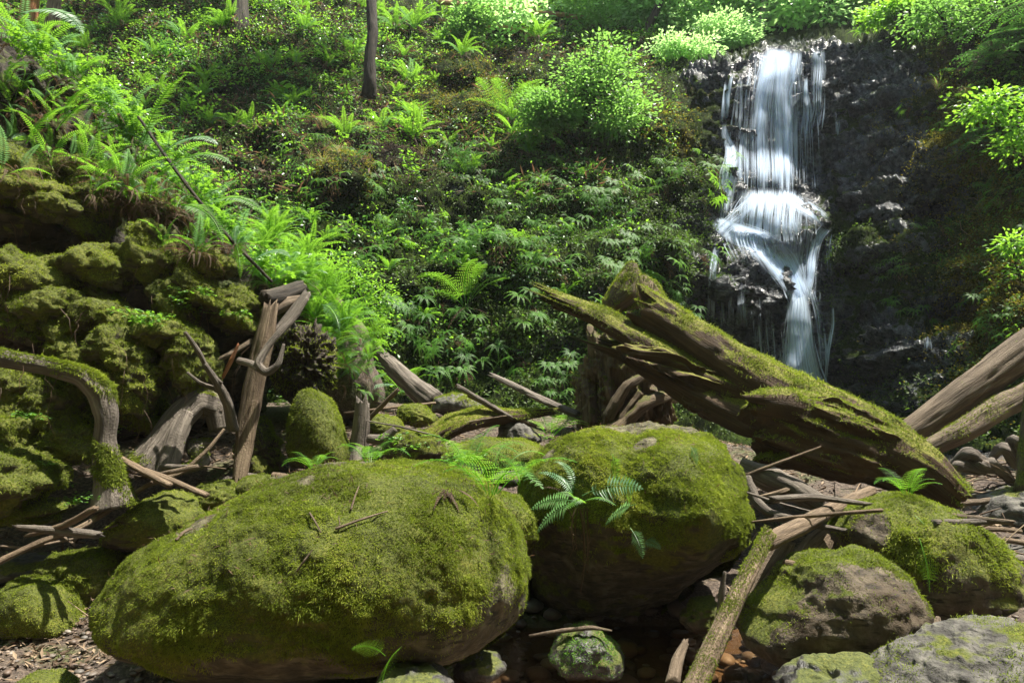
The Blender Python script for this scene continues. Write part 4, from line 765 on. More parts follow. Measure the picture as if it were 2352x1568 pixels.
# hollow back wall (dark earth) keeps the cave closed
# ------------------------------------------------------------------ litter, pebbles, twigs
r_ = np.random.default_rng(11)
def seat(u, v):
    h = hit(u, v); return (np.array(h[0]), np.array(h[1])) if h else (None, None)
def pebbles(n, x0, x1, y0, y1, s0, s1, seed, zmin=-.03):
    r = np.random.default_rng(seed); Vs = []; Fs = []; Rn = []; V0, F0 = ico(2); o = 0
    for k in range(n):
        x = r.uniform(x0, x1); y = r.uniform(y0, y1); z = gat(x, y)
        if z < zmin: continue
        s = s0+(s1-s0)*r.random()**2.5; a = r.uniform(0, 6.28); sc = s*np.array([1, r.uniform(.6, .9), r.uniform(.3, .6)]); v = V0*sc*(1+.12*r.normal(size=(len(V0), 1))*.5)
        c, q = math.cos(a), math.sin(a); v = np.stack([v[:, 0]*c-v[:, 1]*q, v[:, 0]*q+v[:, 1]*c, v[:, 2]], 1)+[x, y, z+s*.2]; Vs.append(v); Fs.append(F0+o); o += len(V0); Rn.append(np.full(len(V0), r.random()))
    return np.concatenate(Vs), np.concatenate(Fs), np.concatenate(Rn)
t = NT('pebble_stone'); a = t.n('Attribute', attribute_name='rnd').outputs['Fac']; co = t.n('TexCoord').outputs['Object']
c = t.ramp(a, [(0, (.05, .035, .028)), (.25, (.13, .085, .06)), (.5, (.11, .1, .09)), (.75, (.22, .15, .1)), (1, (.3, .26, .22))]); c = t.mix(t.math('MULTIPLY', t.noise(30, 5, co), .7), c, (.05, .04, .03))
M['pebble'] = t.done(t.n('BsdfPrincipled', {'Base Color': c, 'Roughness': .6}))
V, F, rn = pebbles(5200, -3.6, -.9, 2.2, 5.0, .006, .03, 1); o = mk('gravel', V, F, M['pebble'], origin=(-2.5, 3.5, 0), attrs={'rnd': rn}); tag(o, 'brown and grey gravel on the bank below the largest boulder', 'gravel', kind='stuff')
V, F, rn = pebbles(1500, -1, 3.2, 2.2, 5.0, .02, .12, 2, zmin=-9); o = mk('stream_stones', V, F, M['pebble'], origin=(1, 3.5, 0), attrs={'rnd': rn}); tag(o, 'flat brown stones lying on the bed of the stream', 'stream stones', kind='stuff')
def scatter_ground(n, x0, x1, y0, y1, seed): 
    r = np.random.default_rng(seed); x = r.uniform(x0, x1, n); y = r.uniform(y0, y1, n); return np.stack([x, y, [gat(a, b) for a, b in zip(x, y)]], 1)
fo = Fol(); X = np.concatenate([scatter_ground(9000, -4.6, -1.2, 3.9, 7.5, 1), scatter_ground(9000, -2.6, 3, 5.2, 9.2, 2), scatter_ground(5000, 1.5, 5.5, 4.2, 8.5, 3), scatter_ground(700, -3.4, -1.2, 3, 4.4, 4)])
X = X[X[:, 2] > .03]; n = len(X); d = r_.normal(0, 1, (n, 3)); d[:, 2] *= .25
fo.leaves(X+[0, 0, .012], d, r_.normal(0, .4, (n, 3))+[0, 0, 1], r_.uniform(.02, .1, n), r_.uniform(.004, .022, n), 0)
o = put('leaf_litter', fo.mesh('leaf_litter', [M['litter']])); tag(o, 'brown wood chips, needles and dead leaves over the forest floor', 'leaf litter', kind='stuff')
fo = Fol()      # twigs
for (x0, x1, y0, y1, n, s) in [(-4.6, -1.4, 4.1, 7, 150, .5), (-2.2, 1.4, 5.6, 8.6, 240, .5), (1.2, 4.8, 4.6, 7.2, 230, .6)]:
    for q in scatter_ground(n, x0, x1, y0, y1, int(n*7)):
        if q[2] < .04: continue
        a = r_.uniform(0, 6.28); e = r_.normal(0, .22); L = r_.uniform(.12, s); dv = np.array([math.cos(a)*math.cos(e), math.sin(a)*math.cos(e), math.sin(e)])*L; t_ = np.linspace(-.5, .5, 5)[:, None]
        fo.stem(q+[0, 0, .03+abs(math.sin(e))*L*.4]+dv*t_+r_.normal(0, .05, 3)*L*(.25-t_**2), r_.uniform(.003, .011), .002, 0, r_.random(), side=4)
o = put('twigs', fo.mesh('twigs', [M['litter']], smooth=True)); tag(o, 'tangle of brown twigs and sticks piled between the rocks and logs', 'twigs', kind='stuff')

# needles and scraps caught on the two big boulders
lit = moss_on(np.concatenate([bV, cV]), np.concatenate([bF, cF+len(bV)]), 1300, .035, .006, lambda c, n: (n[:, 2] > .45)*1.0*np.clip(.4+pn(c*3), 0, 1), seed=9, out=.12, droop=0, lift=.012)
o = put('boulder_litter', lit.mesh('boulder_litter', [M['dead']])); tag(o, 'brown needles and bark scraps caught in the moss of the two big boulders', 'leaf litter', kind='stuff')

for k in range(27):
    cen = [(900,1000,90,35),(1150,980,110,30),(1790,1140,90,50),(1880,1200,50,30),(2260,1180,60,70),(380,1090,90,25),(120,1240,80,40)][k % 7]; r = np.random.default_rng(500+k)
    p_, n_ = seat(cen[0]+r.normal(0, cen[2]*.6), cen[1]+r.normal(0, cen[3]*.6))
    if p_ is None: continue
    a = r.uniform(-.5, .5)+(math.pi if r.random() < .5 else 0); L = r.uniform(.2, .8); e = r.normal(0, .3); d = np.array([math.cos(a)*math.cos(e), math.sin(a)*math.cos(e), math.sin(e)])*L/2; rad = r.uniform(.007, .026); q = p_+[0, 0, rad+abs(d[2])*.6]
    w_ = wood('driftwood', 'weathered driftwood piece wedged between the rocks', 'driftwood', [tube(np.array([q-d, q+r.normal(0, .04, 3)*[1, 1, .3], q+d]), [rad, rad*1.1, rad*.6], segs=12, na=.2, sub=6, seed=k, splint=.5)], ['wood_grey', 'bark', 'wood_tan'][k % 3], group='driftwood pieces between the rocks', reg=False)
fo = Fol(); r = np.random.default_rng(321)
for k in range(130):
    p_, n_ = seat(r.uniform(-10, 600), r.uniform(260, 960))
    if p_ is None or p_[1] > 6.6: continue
    L = r.uniform(.1, .5); t_ = np.linspace(0, 1, 7)[:, None]; fo.stem(p_+np.array([r.normal(0, .12), -.06, 0])*t_*(1.2-t_)*2-np.array([0, 0, L])*t_+r.normal(0, .008, (7, 3)), r.uniform(.0012, .0035), .001, 0, r.random()*.4)
o = put('hanging_roots', fo.mesh('hanging_roots', [M['dead']])); tag(o, 'fine brown roots and stalks hanging down the left bank', 'hanging roots', kind='stuff')
# ------------------------------------------------------------------ plants on the slope
def scat(n, dens, seed, off=0.0):
    """n random seats on the canyon wall, weighted by area * dens(u, v)"""
    r = np.random.default_rng(seed); A = Wp[WF[:, 0]]; B = Wp[WF[:, 1]]; C = Wp[WF[:, 2]]; D_ = Wp[WF[:, 3]]
    ar = np.linalg.norm(np.cross(B-A, D_-A), axis=1); d = dens(Uf[WF[:, 0]], Vf[WF[:, 0]])
    ar = np.minimum(ar, .01)
    pw = ar*np.clip(d, 0, None); k = r.choice(len(WF), n, p=pw/pw.sum()); a = r.random((n, 1)); b = r.random((n, 1))
    X = A[k]*(1-a)*(1-b)+B[k]*(1-a)*b+C[k]*a*b+D_[k]*a*(1-b)
    return X+Wn[WF[k, 0]]*off, Wn[WF[k, 0]], Uf[WF[k, 0]], Vf[WF[k, 0]]
G = lambda u, v, cu, cv, ru, rv, rot=0: np.exp(-(((u-cu)*math.cos(rot)+(v-cv)*math.sin(rot))/ru)**2-((-(u-cu)*math.sin(rot)+(v-cv)*math.cos(rot))/rv)**2)
box = lambda u, v, a, b, c, d, s=40: sstep(a-s, a+s, u)*sstep(b+s, b-s, u)*sstep(c-s, c+s, v)*sstep(d+s, d-s, v)
def clum(u, v, f, s, th=.0, w=.25): return sstep(th-w, th+w, pn(np.stack([u/f, v/f*1.4, u*0+s], 1)))
rocky = lambda u, v: np.clip(G(u, v, 1790, 330, 190, 300)+G(u, v, 2050, 400, 150, 170)+G(u, v, 1780, 720, 220, 240)+G(u, v, 2080, 800, 190, 180)*.9+G(u, v, 1980, 190, 150, 90), 0, 1)
outc = lambda u, v: np.clip(G(u, v, 1060, 150, 85, 45)+G(u, v, 1070, 245, 90, 40)+G(u, v, 1250, 165, 95, 42)+G(u, v, 800, 400, 70, 45)+G(u, v, 740, 350, 50, 30), 0, 1)
def band(u, v):      # ledges running down to the right: plants stand on them, dark moss between
    a = .5; p_ = u*math.cos(a)+v*math.sin(a); q_ = -u*math.sin(a)+v*math.cos(a); m_ = pn(np.stack([p_/210, q_/46, u*0+2.5], 1)) if np.ndim(u) else 0
    return 1-box(u, v, 600, 1640, 300, 930, 60)*(1-sstep(-.12, .12, m_))*.9
# (1) ground cover: clusters of small leaves, nobody could count it
def cover(name, label, n, dens, seed, s0, s1, per, mat, spread=.1, up=.7, lab=None, six=False, wr=.62):
    r = np.random.default_rng(seed); X, N, u, v = scat(n, dens, seed); fo = Fol()
    C = np.repeat(X, per, 0); Nn = np.repeat(N, per, 0); k = n*per; off = r.normal(0, 1, (k, 3)); off -= Nn*(off*Nn).sum(1, keepdims=True)
    h = r.random(k)[:, None]; cs = np.repeat(r.uniform(.6, 1.5, n), per)[:, None]
    C = C+off*spread*cs+(Nn*.55+np.array([0, 0, .8]))*h*spread*1.1*cs
    d = off+Nn*.4+np.array([0, 0, -.25]); nn = Nn*.4+np.array([0, 0, up])+r.normal(0, .4, (k, 3))
    s = r.uniform(s0, s1, k); rn = np.clip(np.repeat(r.random(n)*.6, per)+r.random(k)*.4, 0, 1)
    fo.leaves(C, d, unit(nn), s, s*wr, 0, rn, six=six); o = put(name, fo.mesh(name, [M[mat]])); tag(o, label, kind='stuff'); return o
lowl = lambda u, v: (1-rocky(u, v))*(1-.88*outc(u, v))*band(u, v)
cover('ground_cover', 'small bright green leaves covering the slope left of the waterfall', 16000, lambda u, v: lowl(u, v)*(u < 1560)*(v < 930)*(.1+clum(u, v, 55, 1, .1, .1))*(.6-.1*box(u, v, 800, 1350, 330, 900)+1.0*box(u, v, -500, 1500, -400, 200))*(1-.85*outc(u, v)), 21, .04, .09, 8, 'leaf', .13)
cover('ground_cover', 'dark glossy small leaves between the ferns of the slope', 6500, lambda u, v: lowl(u, v)*(u < 1500)*clum(u, v, 90, 5, .1)*(v < 900)*(1-.8*outc(u, v)), 22, .04, .085, 10, 'leaf_dark', .14)
cover('ground_cover', 'sparse green leaves over the right hand slope', 2600, lambda u, v: np.clip(1-rocky(u, v)*2, 0, 1)*(u > 2020)*(v < 950)*clum(u, v, 50, 8, .0), 23, .03, .065, 9, 'leaf', .1)
cover('moss_growth', 'dark green moss hanging over the ledges of the cliff', 14000, lambda u, v: (.5*np.clip(1-rocky(u, v)*2.2, 0, 1)+1.2*box(u, v, 1150, 1640, 400, 950)+.9*box(u, v, 1900, 2352, 500, 950)*np.clip(1-1.6*(G(u, v, 2080, 760, 170, 110)+G(u, v, 2070, 540, 90, 50)), .05, 1))*clum(u, v, 45, 9, -.05)*(v > 150), 24, .025, .06, 9, 'strand_dark', .07, up=.2)
cover('moss_growth', 'ochre moss cushions on the right hand slope', 5000, lambda u, v: (G(u, v, 2280, 340, 150, 110)+G(u, v, 2300, 650, 130, 200)+.6*G(u, v, 1070, 230, 130, 90)+.6*G(u, v, 800, 400, 60, 40)+.5*G(u, v, 1530, 310, 50, 60))*clum(u, v, 40, 12, -.1), 25, .02, .045, 9, 'strand_gold', .06, up=.2)
cover('dead_growth', 'brown dead fronds and bark scraps on the upper slope', 4500, lambda u, v: lowl(u, v)*(u < 1500)*(v < 480)*clum(u, v, 55, 14, .05), 26, .08, .3, 7, 'dead', .12, up=.0, wr=.14)
X, N, u, v = scat(2200, lambda u, v: lowl(u, v)*(v < 700)*clum(u, v, 70, 17, .0)*((u < 1500)*1.0+(u > 2050)*.5), 27); fo = Fol(); r_ = np.random.default_rng(4)
for k in range(len(X)):
    L = r_.uniform(.15, .9); d = unit(r_.normal(0, 1, 3)*[1, .4, .5]); fo.stem(X[k]+N[k]*.06+d*L*np.linspace(-.5, .5, 4)[:, None]+r_.normal(0, .03, (4, 3)), r_.uniform(.004, .012), .002, 0, r_.random(), side=3)
o = put('twigs', fo.mesh('twigs', [M['litter']])); tag(o, 'bare sticks and dead stalks lying all over the slope', 'twigs', kind='stuff')

# (2) ferns of the slope, one object each
SF = [sword_fern(i, .85, 17, 14, pale=.2) for i in range(4)]; SFb = [sword_fern(10+i, .95, 12, 4, bip=True, mat='fern') for i in range(2)]
MH = [maidenhair(i, 6+i % 3, .19) for i in range(5)]; LF = [leafy(i, 20, .09) for i in range(3)]; BU = [bushlet(i, 130, .06, .32, .5) for i in range(3)]; BD = [bushlet(7+i, 130, .055, .32, .45, 'leaf_dark') for i in range(2)]
TU = [tuft(i, 70, .4) for i in range(2)]
def seatw(u, v): p, n = wat(u, v); return p, n
def plant(name, proto, u, v, sc, label, cat, group=None, r=rng, up=.0):
    p, n = seatw(u, v); return inst(name, proto, p+n*.02+[0, 0, up], r.uniform(0, 6.28), sc, label, cat, group, (r.normal(0, .12)+.25*(-n[1]), r.normal(0, .12)))
def mhp(proto, u, v, sc, label, group, r):
    p, n = seatw(u, v); return inst('maidenhair_fern', proto, p+n*.05, math.atan2(n[1], n[0])+math.pi/2+r.normal(0, .35), sc, label, 'fern', group)
r_ = np.random.default_rng(31)
hero = [((950,55),1.25,'tall bright sword fern just below the left end of the wooden fence'),((905,60),.9,'darker sword fern beside the slim curved trunk'),((1235,85),1.15,'upright yellow green fern below the right part of the fence'),((935,165),1.0,'bright fern with curling fronds right of the slim curved trunk'),
        ((1165,255),1.45,'big feathery fern left of the large light green bush'),((1060,110),.9,'bluish fern above the mossy rock ledge'),((880,265),.95,'fern with a skirt of brown fronds below the slim curved trunk'),((790,300),.9,'fern with long dead fronds in the middle of the slope'),((955,300),.9,'yellowish fern on the mossy ledge in mid slope'),((640,240),.7,'dark green fern in the shaded gully left of mid slope'),
        ((1070,690),1.25,'large drooping fern low on the slope left of the great log'),((1030,300),.8,'small fern above the dead stalks of mid slope'),((530,45),1.0,'upright fern left of the wide dark trunk'),((420,60),.95,'fern on the upper left slope below the narrow trunk'),((280,45),1.0,'fern at the top left beside the narrow trunk'),((925,880),.8,'bright fern leaning over the bark covered log'),((700,60),.9,'fern between the wide dark trunk and the slim curved trunk')]
for k, ((u, v), sc, lab) in enumerate(hero): plant('sword_fern', (SFb if k in (4, 10, 15) else SF)[k % 2 if k in (4, 10, 15) else k % 4], u, v+25, sc, lab, 'fern', None, r_)
def many(n, dens, seed, fn):
    X, N, u, v = scat(n*3, dens, seed); d_ = 0; kept = []
    for k in range(len(X)):
        if all((u[k]-a)**2+(v[k]-b)**2 > 22**2 for a, b in kept): kept.append((u[k], v[k]))
        if len(kept) >= n: break
    for k, (a, b) in enumerate(kept): fn(k, a, b)
many(150, lambda u, v: lowl(u, v)*(u > -200)*(u < 1500)*(v < 400)*(v > -120)*(.3+clum(u, v, 80, 3)), 41, lambda k, u, v: plant('sword_fern', SF[k % 4], u, v, r_.uniform(.4, .85), 'sword fern on the upper slope among many like it', 'fern', 'sword ferns of the upper slope', r_))
many(26, lambda u, v: (u > 550)*(u < 1350)*(v > 400)*(v < 900)*lowl(u, v), 42, lambda k, u, v: plant('sword_fern', (SF+SFb)[k % 6], u, v, r_.uniform(.35, .65), 'small fern low on the slope among maidenhair ferns', 'fern', 'small ferns of the lower slope', r_))
many(150, lambda u, v: lowl(u, v)*(u > 620)*(u < 1640)*(v > 330)*(v < 900)*(.15+clum(u, v, 75, 22, .0))*(1+.8*box(u, v, 800, 1300, 350, 860)), 43, lambda k, u, v: mhp(MH[k % 5], u, v, r_.uniform(.8, 1.6), 'maidenhair fern hanging from the mossy slope left of the waterfall', 'maidenhair ferns left of the waterfall', r_))
many(55, lambda u, v: (u > 2060)*(u < 2450)*(v > 200)*(v < 800)*(1-.9*rocky(u, v))*(.3+clum(u, v, 70, 6)), 44, lambda k, u, v: mhp(MH[k % 5], u, v, r_.uniform(.6, 1.15), 'maidenhair fern hanging from the mossy slope right of the waterfall', 'maidenhair ferns right of the waterfall', r_))
many(70, lambda u, v: lowl(u, v)*(u < 1350)*(v > 120)*(v < 900)*(.2+clum(u, v, 90, 31)), 45, lambda k, u, v: plant('leafy_plant', LF[k % 3], u, v, r_.uniform(.8, 1.5), 'low plant with broad lobed leaves on the slope', 'plant', 'broad leaved plants of the slope', r_))
many(75, lambda u, v: lowl(u, v)*(u < 1560)*(v < 700)*(.2+clum(u, v, 90, 37)), 46, lambda k, u, v: plant('small_shrub', (BU+BD)[k % 5], u, v, r_.uniform(.7, 1.5), 'small twiggy shrub on the slope among the ferns', 'shrub', 'small shrubs of the slope', r_))
many(26, lambda u, v: G(u, v, 2220, 270, 110, 60, .3)+G(u, v, 2300, 430, 60, 60)+.6*G(u, v, 2330, 590, 40, 30)+.3*G(u, v, 880, 330, 200, 60), 47, lambda k, u, v: plant('grass_tuft', TU[k % 2], u, v, r_.uniform(.6, 1.2), 'hanging tuft of dry grass on the steep bank', 'grass tuft', 'dry grass tufts', r_))
many(22, lambda u, v: G(u, v, 2310, 250, 70, 70)+.6*G(u, v, 2330, 380, 40, 80), 48, lambda k, u, v: plant('leafy_plant', LF[k % 3], u, v, r_.uniform(1.0, 1.9), 'bright vine maple seedling near the right edge', 'plant', 'bright broad leaves at the right edge', r_))
plant('yellow_fern', SF[1], 1985, 95, .45, 'small yellow green fern on the lip right of the waterfall', 'fern', None, r_)

# (3) bushes and trees
def crownfol(seed, blobs, n, s, per=14, mat='leaf', clump=.16, up=1.0, trunk=None, limbs=0, lm='bark_dark', hol=.35, six=True):
    """leaf clusters through the volume of several ellipsoids; returns Fol and limb tubes"""
    r = np.random.default_rng(seed); fo = Fol(); w_ = np.array([b[3]*b[4]*b[5] for b in blobs])**.8; k = r.choice(len(blobs), n, p=w_/w_.sum()); B = np.array(blobs)
    d = unit(r.normal(0, 1, (n, 3))); q = (hol+(1-hol)*r.random(n)**.6)[:, None]; c = B[k, :3]+d*B[k, 3:6]*q*(1+.25*pn(d*2+seed+k[:, None]))[:, None]
    C = np.repeat(c, per, 0); dd = np.repeat(d, per, 0); m = n*per; o = r.normal(0, 1, (m, 3))*[1, 1, .45]
    C = C+o*clump; fo.leaves(C, o+dd*.5+[0, 0, -.2], r.normal(0, .45, (m, 3))+[0, -.1, up], s*r.uniform(.6, 1.2, m), s*.5, 0, np.clip(np.repeat(r.random(n)*.6, per)+r.random(m)*.4, 0, 1), six=six)
    return fo, c
def limbset(base, top, r0, tips, seed, mat_side=8, bend=.15):
    r = np.random.default_rng(seed); base, top = np.array(base, float), np.array(top, float); t_ = np.linspace(0, 1, 7)[:, None]; L = np.linalg.norm(top-base)
    mid = base+(top-base)*t_+np.cumsum(r.normal(0, bend*.12*L, (7, 3))*[1, 1, .2], 0)*np.sin(t_*math.pi); parts = [tube(mid, np.linspace(r0, r0*.35, 7), segs=mat_side+4, na=.1, sub=5, seed=seed)]
    for tp in tips:
        a = mid[r.integers(2, 6)]; e = np.array(tp); parts.append(tube(np.array([a, a+(e-a)*.4+[0, 0, .08*L], a+(e-a)*.75+[0, 0, .06*L], e]), [r0*.4, r0*.28, r0*.16, r0*.06], segs=6, na=.1, sub=4, seed=seed))
    return parts
def tree(name, label, cat, base, top, r0, blobs, n, s, mat, tm, seed, group=None, per=14, clump=.16, ntips=9, hol=.35, up=1.0):
    t = thing(name, label, cat, base, group); b0 = np.array(base, float); fo, c = crownfol(seed, blobs, n, s, per, mat, clump, hol=hol, up=up)
    r = np.random.default_rng(seed); tips = c[r.choice(len(c), ntips, replace=False)]
    V, F, uv = merge(limbset(base, top, r0, tips, seed)); mk('trunk', V, F, M[tm], parent=t, uv=uv)
    fo.V = [np.concatenate(fo.V)-b0]; me = fo.mesh('crown', [M[mat]]); put('crown', me, t); return t
def bp(u, v, Yk, ru, rv, ry=None): p = P(u, v, Yk); return (*p, ru*px(Yk), (ry or ru*.8)*px(Yk), rv*px(Yk))
# the large light green bush
b0 = P(1335, 300, 14.2)
tree('shrub', 'large light green bush on the slope left of the waterfall', 'bush', b0, P(1385, 130, 14.0), .09,
     [bp(1385,150,14.0,60,55),bp(1410,215,13.9,85,60),bp(1340,220,13.9,70,55),bp(1440,265,13.8,60,45),bp(1390,110,14.1,45,35),bp(1330,175,14.0,55,35),bp(1470,215,13.7,30,22),bp(1300,255,13.7,35,20),bp(1440,140,14.2,28,22),bp(1365,95,14.2,22,18),bp(1400,285,13.7,70,40)], 400, .1, 'leaf_bush', 'bark_dark', 51, clump=.17, per=11, hol=.05, ntips=22)
tree('shrub', 'loose yellow green bush left of the large light green bush', 'bush', P(1255, 330, 14.1), P(1260, 220, 14.0), .04, [bp(1245,240,13.9,50,40),bp(1280,265,13.8,60,35),bp(1230,290,13.8,40,30)], 300, .085, 'leaf_bush', 'bark_dark', 52, clump=.1, hol=.1)
tree('shrub', 'bluish leafy bush below the fence beside the bright sword fern', 'bush', P(1085, 100, 18.5), P(1085, 30, 18.4), .04, [bp(1085,45,18.2,45,35),bp(1060,75,18,35,25)], 240, .1, 'leaf_bush', 'bark_dark', 53, clump=.1, hol=.1)
tree('shrub', 'yellow bush at the lip right of the waterfall top', 'bush', P(2060, 75, 15.2), P(2060, 30, 15.3), .04, [bp(2060,30,15.6,60,30),bp(2130,10,15.5,60,40),bp(2000,45,16.2,30,18)], 300, .1, 'leaf', 'bark_dark', 54, clump=.1, hol=.1)
tree('shrub', 'bright twiggy bush over the dark hollow of the fern slope', 'bush', P(800, 800, 8.8), P(800, 600, 8.8), .03, [bp(800,640,8.7,70,60),bp(850,690,8.9,70,60),bp(860,760,8.9,50,60),bp(760,600,8.6,50,40)], 420, .045, 'leaf', 'bark_dark', 55, clump=.07, per=8, hol=.0, ntips=24)
tree('shrub', 'low bush filling the edge above the black rock left of the waterfall', 'bush', P(1600, 150, 17.5), P(1620, 90, 18), .04, [bp(1600,120,17.6,60,25),bp(1690,95,18.5,60,22),bp(1540,110,17.5,50,30),bp(1660,70,19,80,30)], 520, .1, 'leaf_far', 'bark_dark', 56, clump=.14, hol=.1)
tree('vine_maple', 'bright yellow green maple sapling leaning in at the right edge', 'tree', P(2400, 420, 11.0), P(2330, 270, 10.6), .035, [bp(2290,235,10.4,70,30),bp(2340,290,10.4,50,35),bp(2250,262,10.5,40,18),bp(2330,345,10.5,40,25)], 150, .085, 'leaf', 'bark_dark', 57, clump=.12, per=9, hol=.0)
tree('vine_maple', 'light green leafy sapling over the black rock at the upper right', 'tree', P(2190, 120, 14.2), P(2160, 20, 14.0), .04, [bp(2150,30,14.2,80,35),bp(2230,60,13.8,60,30),bp(2110,70,14.6,40,18),bp(2290,20,13.6,50,30)], 240, .1, 'leaf_bush', 'bark_dark', 58, clump=.16, per=9, hol=.0)
tree('vine_maple', 'small leafy spray low at the right edge above the bare logs', 'tree', P(2345, 640, 9.9), P(2325, 580, 9.6), .02, [bp(2325,560,9.6,35,25),bp(2345,620,9.6,25,20)], 60, .07, 'leaf', 'bark_dark', 59, clump=.1, per=8, hol=.0)
# trunks standing on the slope
def trunk_tree(label, path, rad, tm, crown, n=900, mat='leaf_far', seed=0, s=.14, segs=20, name='tree'):
    pts = pp(*path); t = thing(name, label, 'tree', pts[0]); V, F, uv = tube(pts, rad, segs=segs, na=.1, ridges=.07, sub=10, seed=seed); mk('trunk', V, F, M[tm], parent=t, uv=uv)
    if crown:
        fo, c = crownfol(seed, crown, n, s, 12, mat, .22, hol=.2); fo.V = [np.concatenate(fo.V)-pts[0]]; put('crown', fo.mesh('crown', [M[mat]]), t)
    return t
def cr(u, v, Yk, r): p = P(u, v, Yk); return (*p, r, r, r*.7)
trunk_tree('slim curved mossy trunk standing in the middle of the slope', [(845,225,14.4),(851,190,14.3),(848,140,14.3),(857,80,14.4),(853,0,14.6),(850,-200,15)], [.18,.14,.12,.12,.12,.11], 'bark_dark', [cr(850,-330,15.5,1.8),cr(760,-300,15,1.3)], 500, seed=61)
trunk_tree('wide dark ribbed trunk at the upper left of the slope', [(550,115,17),(552,60,17),(550,0,17.2),(548,-200,18)], [.3,.24,.22,.2], 'bark_dark', [cr(550,-420,18.5,2.5)], 500, seed=62)
trunk_tree('narrow trunk behind the ferns of the upper left corner', [(118,70,13),(122,30,13),(126,0,13),(140,-200,13.5)], [.13,.12,.11,.1], 'bark', [cr(140,-330,13.5,2)], 300, seed=63)
trunk_tree('reddish trunk in the top left corner', [(66,60,14),(68,20,14),(70,0,14),(72,-200,14)], [.2,.18,.17,.15], 'wood_red', [cr(60,-330,14,2)], 300, seed=64)
trunk_tree('pale straight trunk just above the waterfall', [(1745,105,21),(1752,60,21),(1758,0,21.2),(1762,-250,22)], [.17,.13,.12,.1], 'trunk_pale', [cr(1762,-220,22,2.6),cr(1700,-130,23,2)], 900, seed=65)
trunk_tree('thin dark trunk leaning right behind the waterfall lip', [(1866,102,20),(1880,60,20),(1895,25,20),(1908,-10,20),(1940,-200,21)], [.1,.09,.08,.08,.06], 'bark_dark', [cr(1950,-170,21,2.2)], 700, seed=66)
trunk_tree('ochre leaning trunk left of the pale straight trunk', [(1690,85,24),(1712,50,24),(1735,10,24),(1760,-60,24)], [.13,.11,.1,.08], 'bark', [cr(1780,-170,25,2.6)], 600, seed=67)
trunk_tree('dark forked trunk above the large light green bush', [(1480,110,19.5),(1490,60,19.5),(1515,10,19.5),(1530,-80,19.6)], [.16,.13,.11,.08], 'bark_dark', [cr(1540,-130,20,2),cr(1450,-120,20,1.8)], 700, seed=68)
trunk_tree('dark slanting limb of a tree left of the black rock', [(1530,125,19),(1560,100,19),(1590,72,19)], [.08,.07,.05], 'bark_dark', None, seed=69)
trunk_tree('second dark trunk above the large light green bush', [(1375,70,21),(1370,30,21),(1378,-20,21)], [.14,.12,.1], 'bark_dark', [cr(1390,-140,21,2)], 500, seed=70)
trunk_tree('thin upright trunk right of the forked trunk', [(1605,75,26),(1600,20,26),(1604,-60,26)], [.12,.11,.1], 'bark_dark', [cr(1600,-150,27,2.6)], 700, seed=79)
# forest behind the lip: prototypes, then copies
def proto_tree(seed, mat='leaf_far', h=6.5):
    bl = [(0,0,h*.55,1.7,1.7,1.0),(0.7,.3,h*.75,1.5,1.4,.9),(-.8,0,h*.68,1.4,1.4,.9),(0,-.2,h*.95,1.3,1.3,.9),(.3,.2,h*.32,1.6,1.5,.8),(-.5,-.4,h*.2,1.3,1.2,.6)]
    return tree('forest_tree', 'broadleaf tree of the light green forest above the waterfall', 'tree', (0,0,0), (0.2,.1,h*.95), .12, bl, 300, .15, mat, 'bark', seed, group='forest trees above the waterfall', per=12, clump=.24, ntips=10, hol=.2)
PT = [proto_tree(71), proto_tree(72, h=7.5), proto_tree(73, 'leaf', 6)]
r_ = np.random.default_rng(8); spots = []
for Yk, us_, du_ in [(22.5, (1540, 2010), 110), (27, (1340, 2150), 110), (33, (1150, 2300), 110)]:
    for uu in np.arange(us_[0], us_[1], du_): spots.append((uu+r_.uniform(-25, 25), Yk+r_.uniform(-1, 1)))
def wall_at(u, Yt):        # seat on the plateau: walk up the column until it is that far
    vv = np.arange(110, -330, -6.0); p, _ = wat(np.full(len(vv), u), vv); k = int(np.argmax(p[:, 1] > Yt)) if (p[:, 1] > Yt).any() else len(vv)-1; return p[k]
def copy_tree(o, loc, rz, sc):
    c = o.copy(); COL.objects.link(c); c.location = Vector(loc); c.rotation_euler = (0, 0, rz); c.scale = (sc,)*3
    for ch in o.children: k = ch.copy(); COL.objects.link(k); k.parent = c
    return c
for k, (uu, Yk) in enumerate(spots):
    q = wall_at(uu, Yk); x = (uu-1176)/1568*Yk; loc = (x, q[1], q[2]-1.2); o = PT[k % 3]
    if k < 3: o.location = Vector(loc); o.rotation_euler = (0, 0, r_.uniform(0, 6)); o.scale = (r_.uniform(.75, 1.0),)*3
    else: copy_tree(o, loc, r_.uniform(0, 6.28), r_.uniform(.7, 1.1))
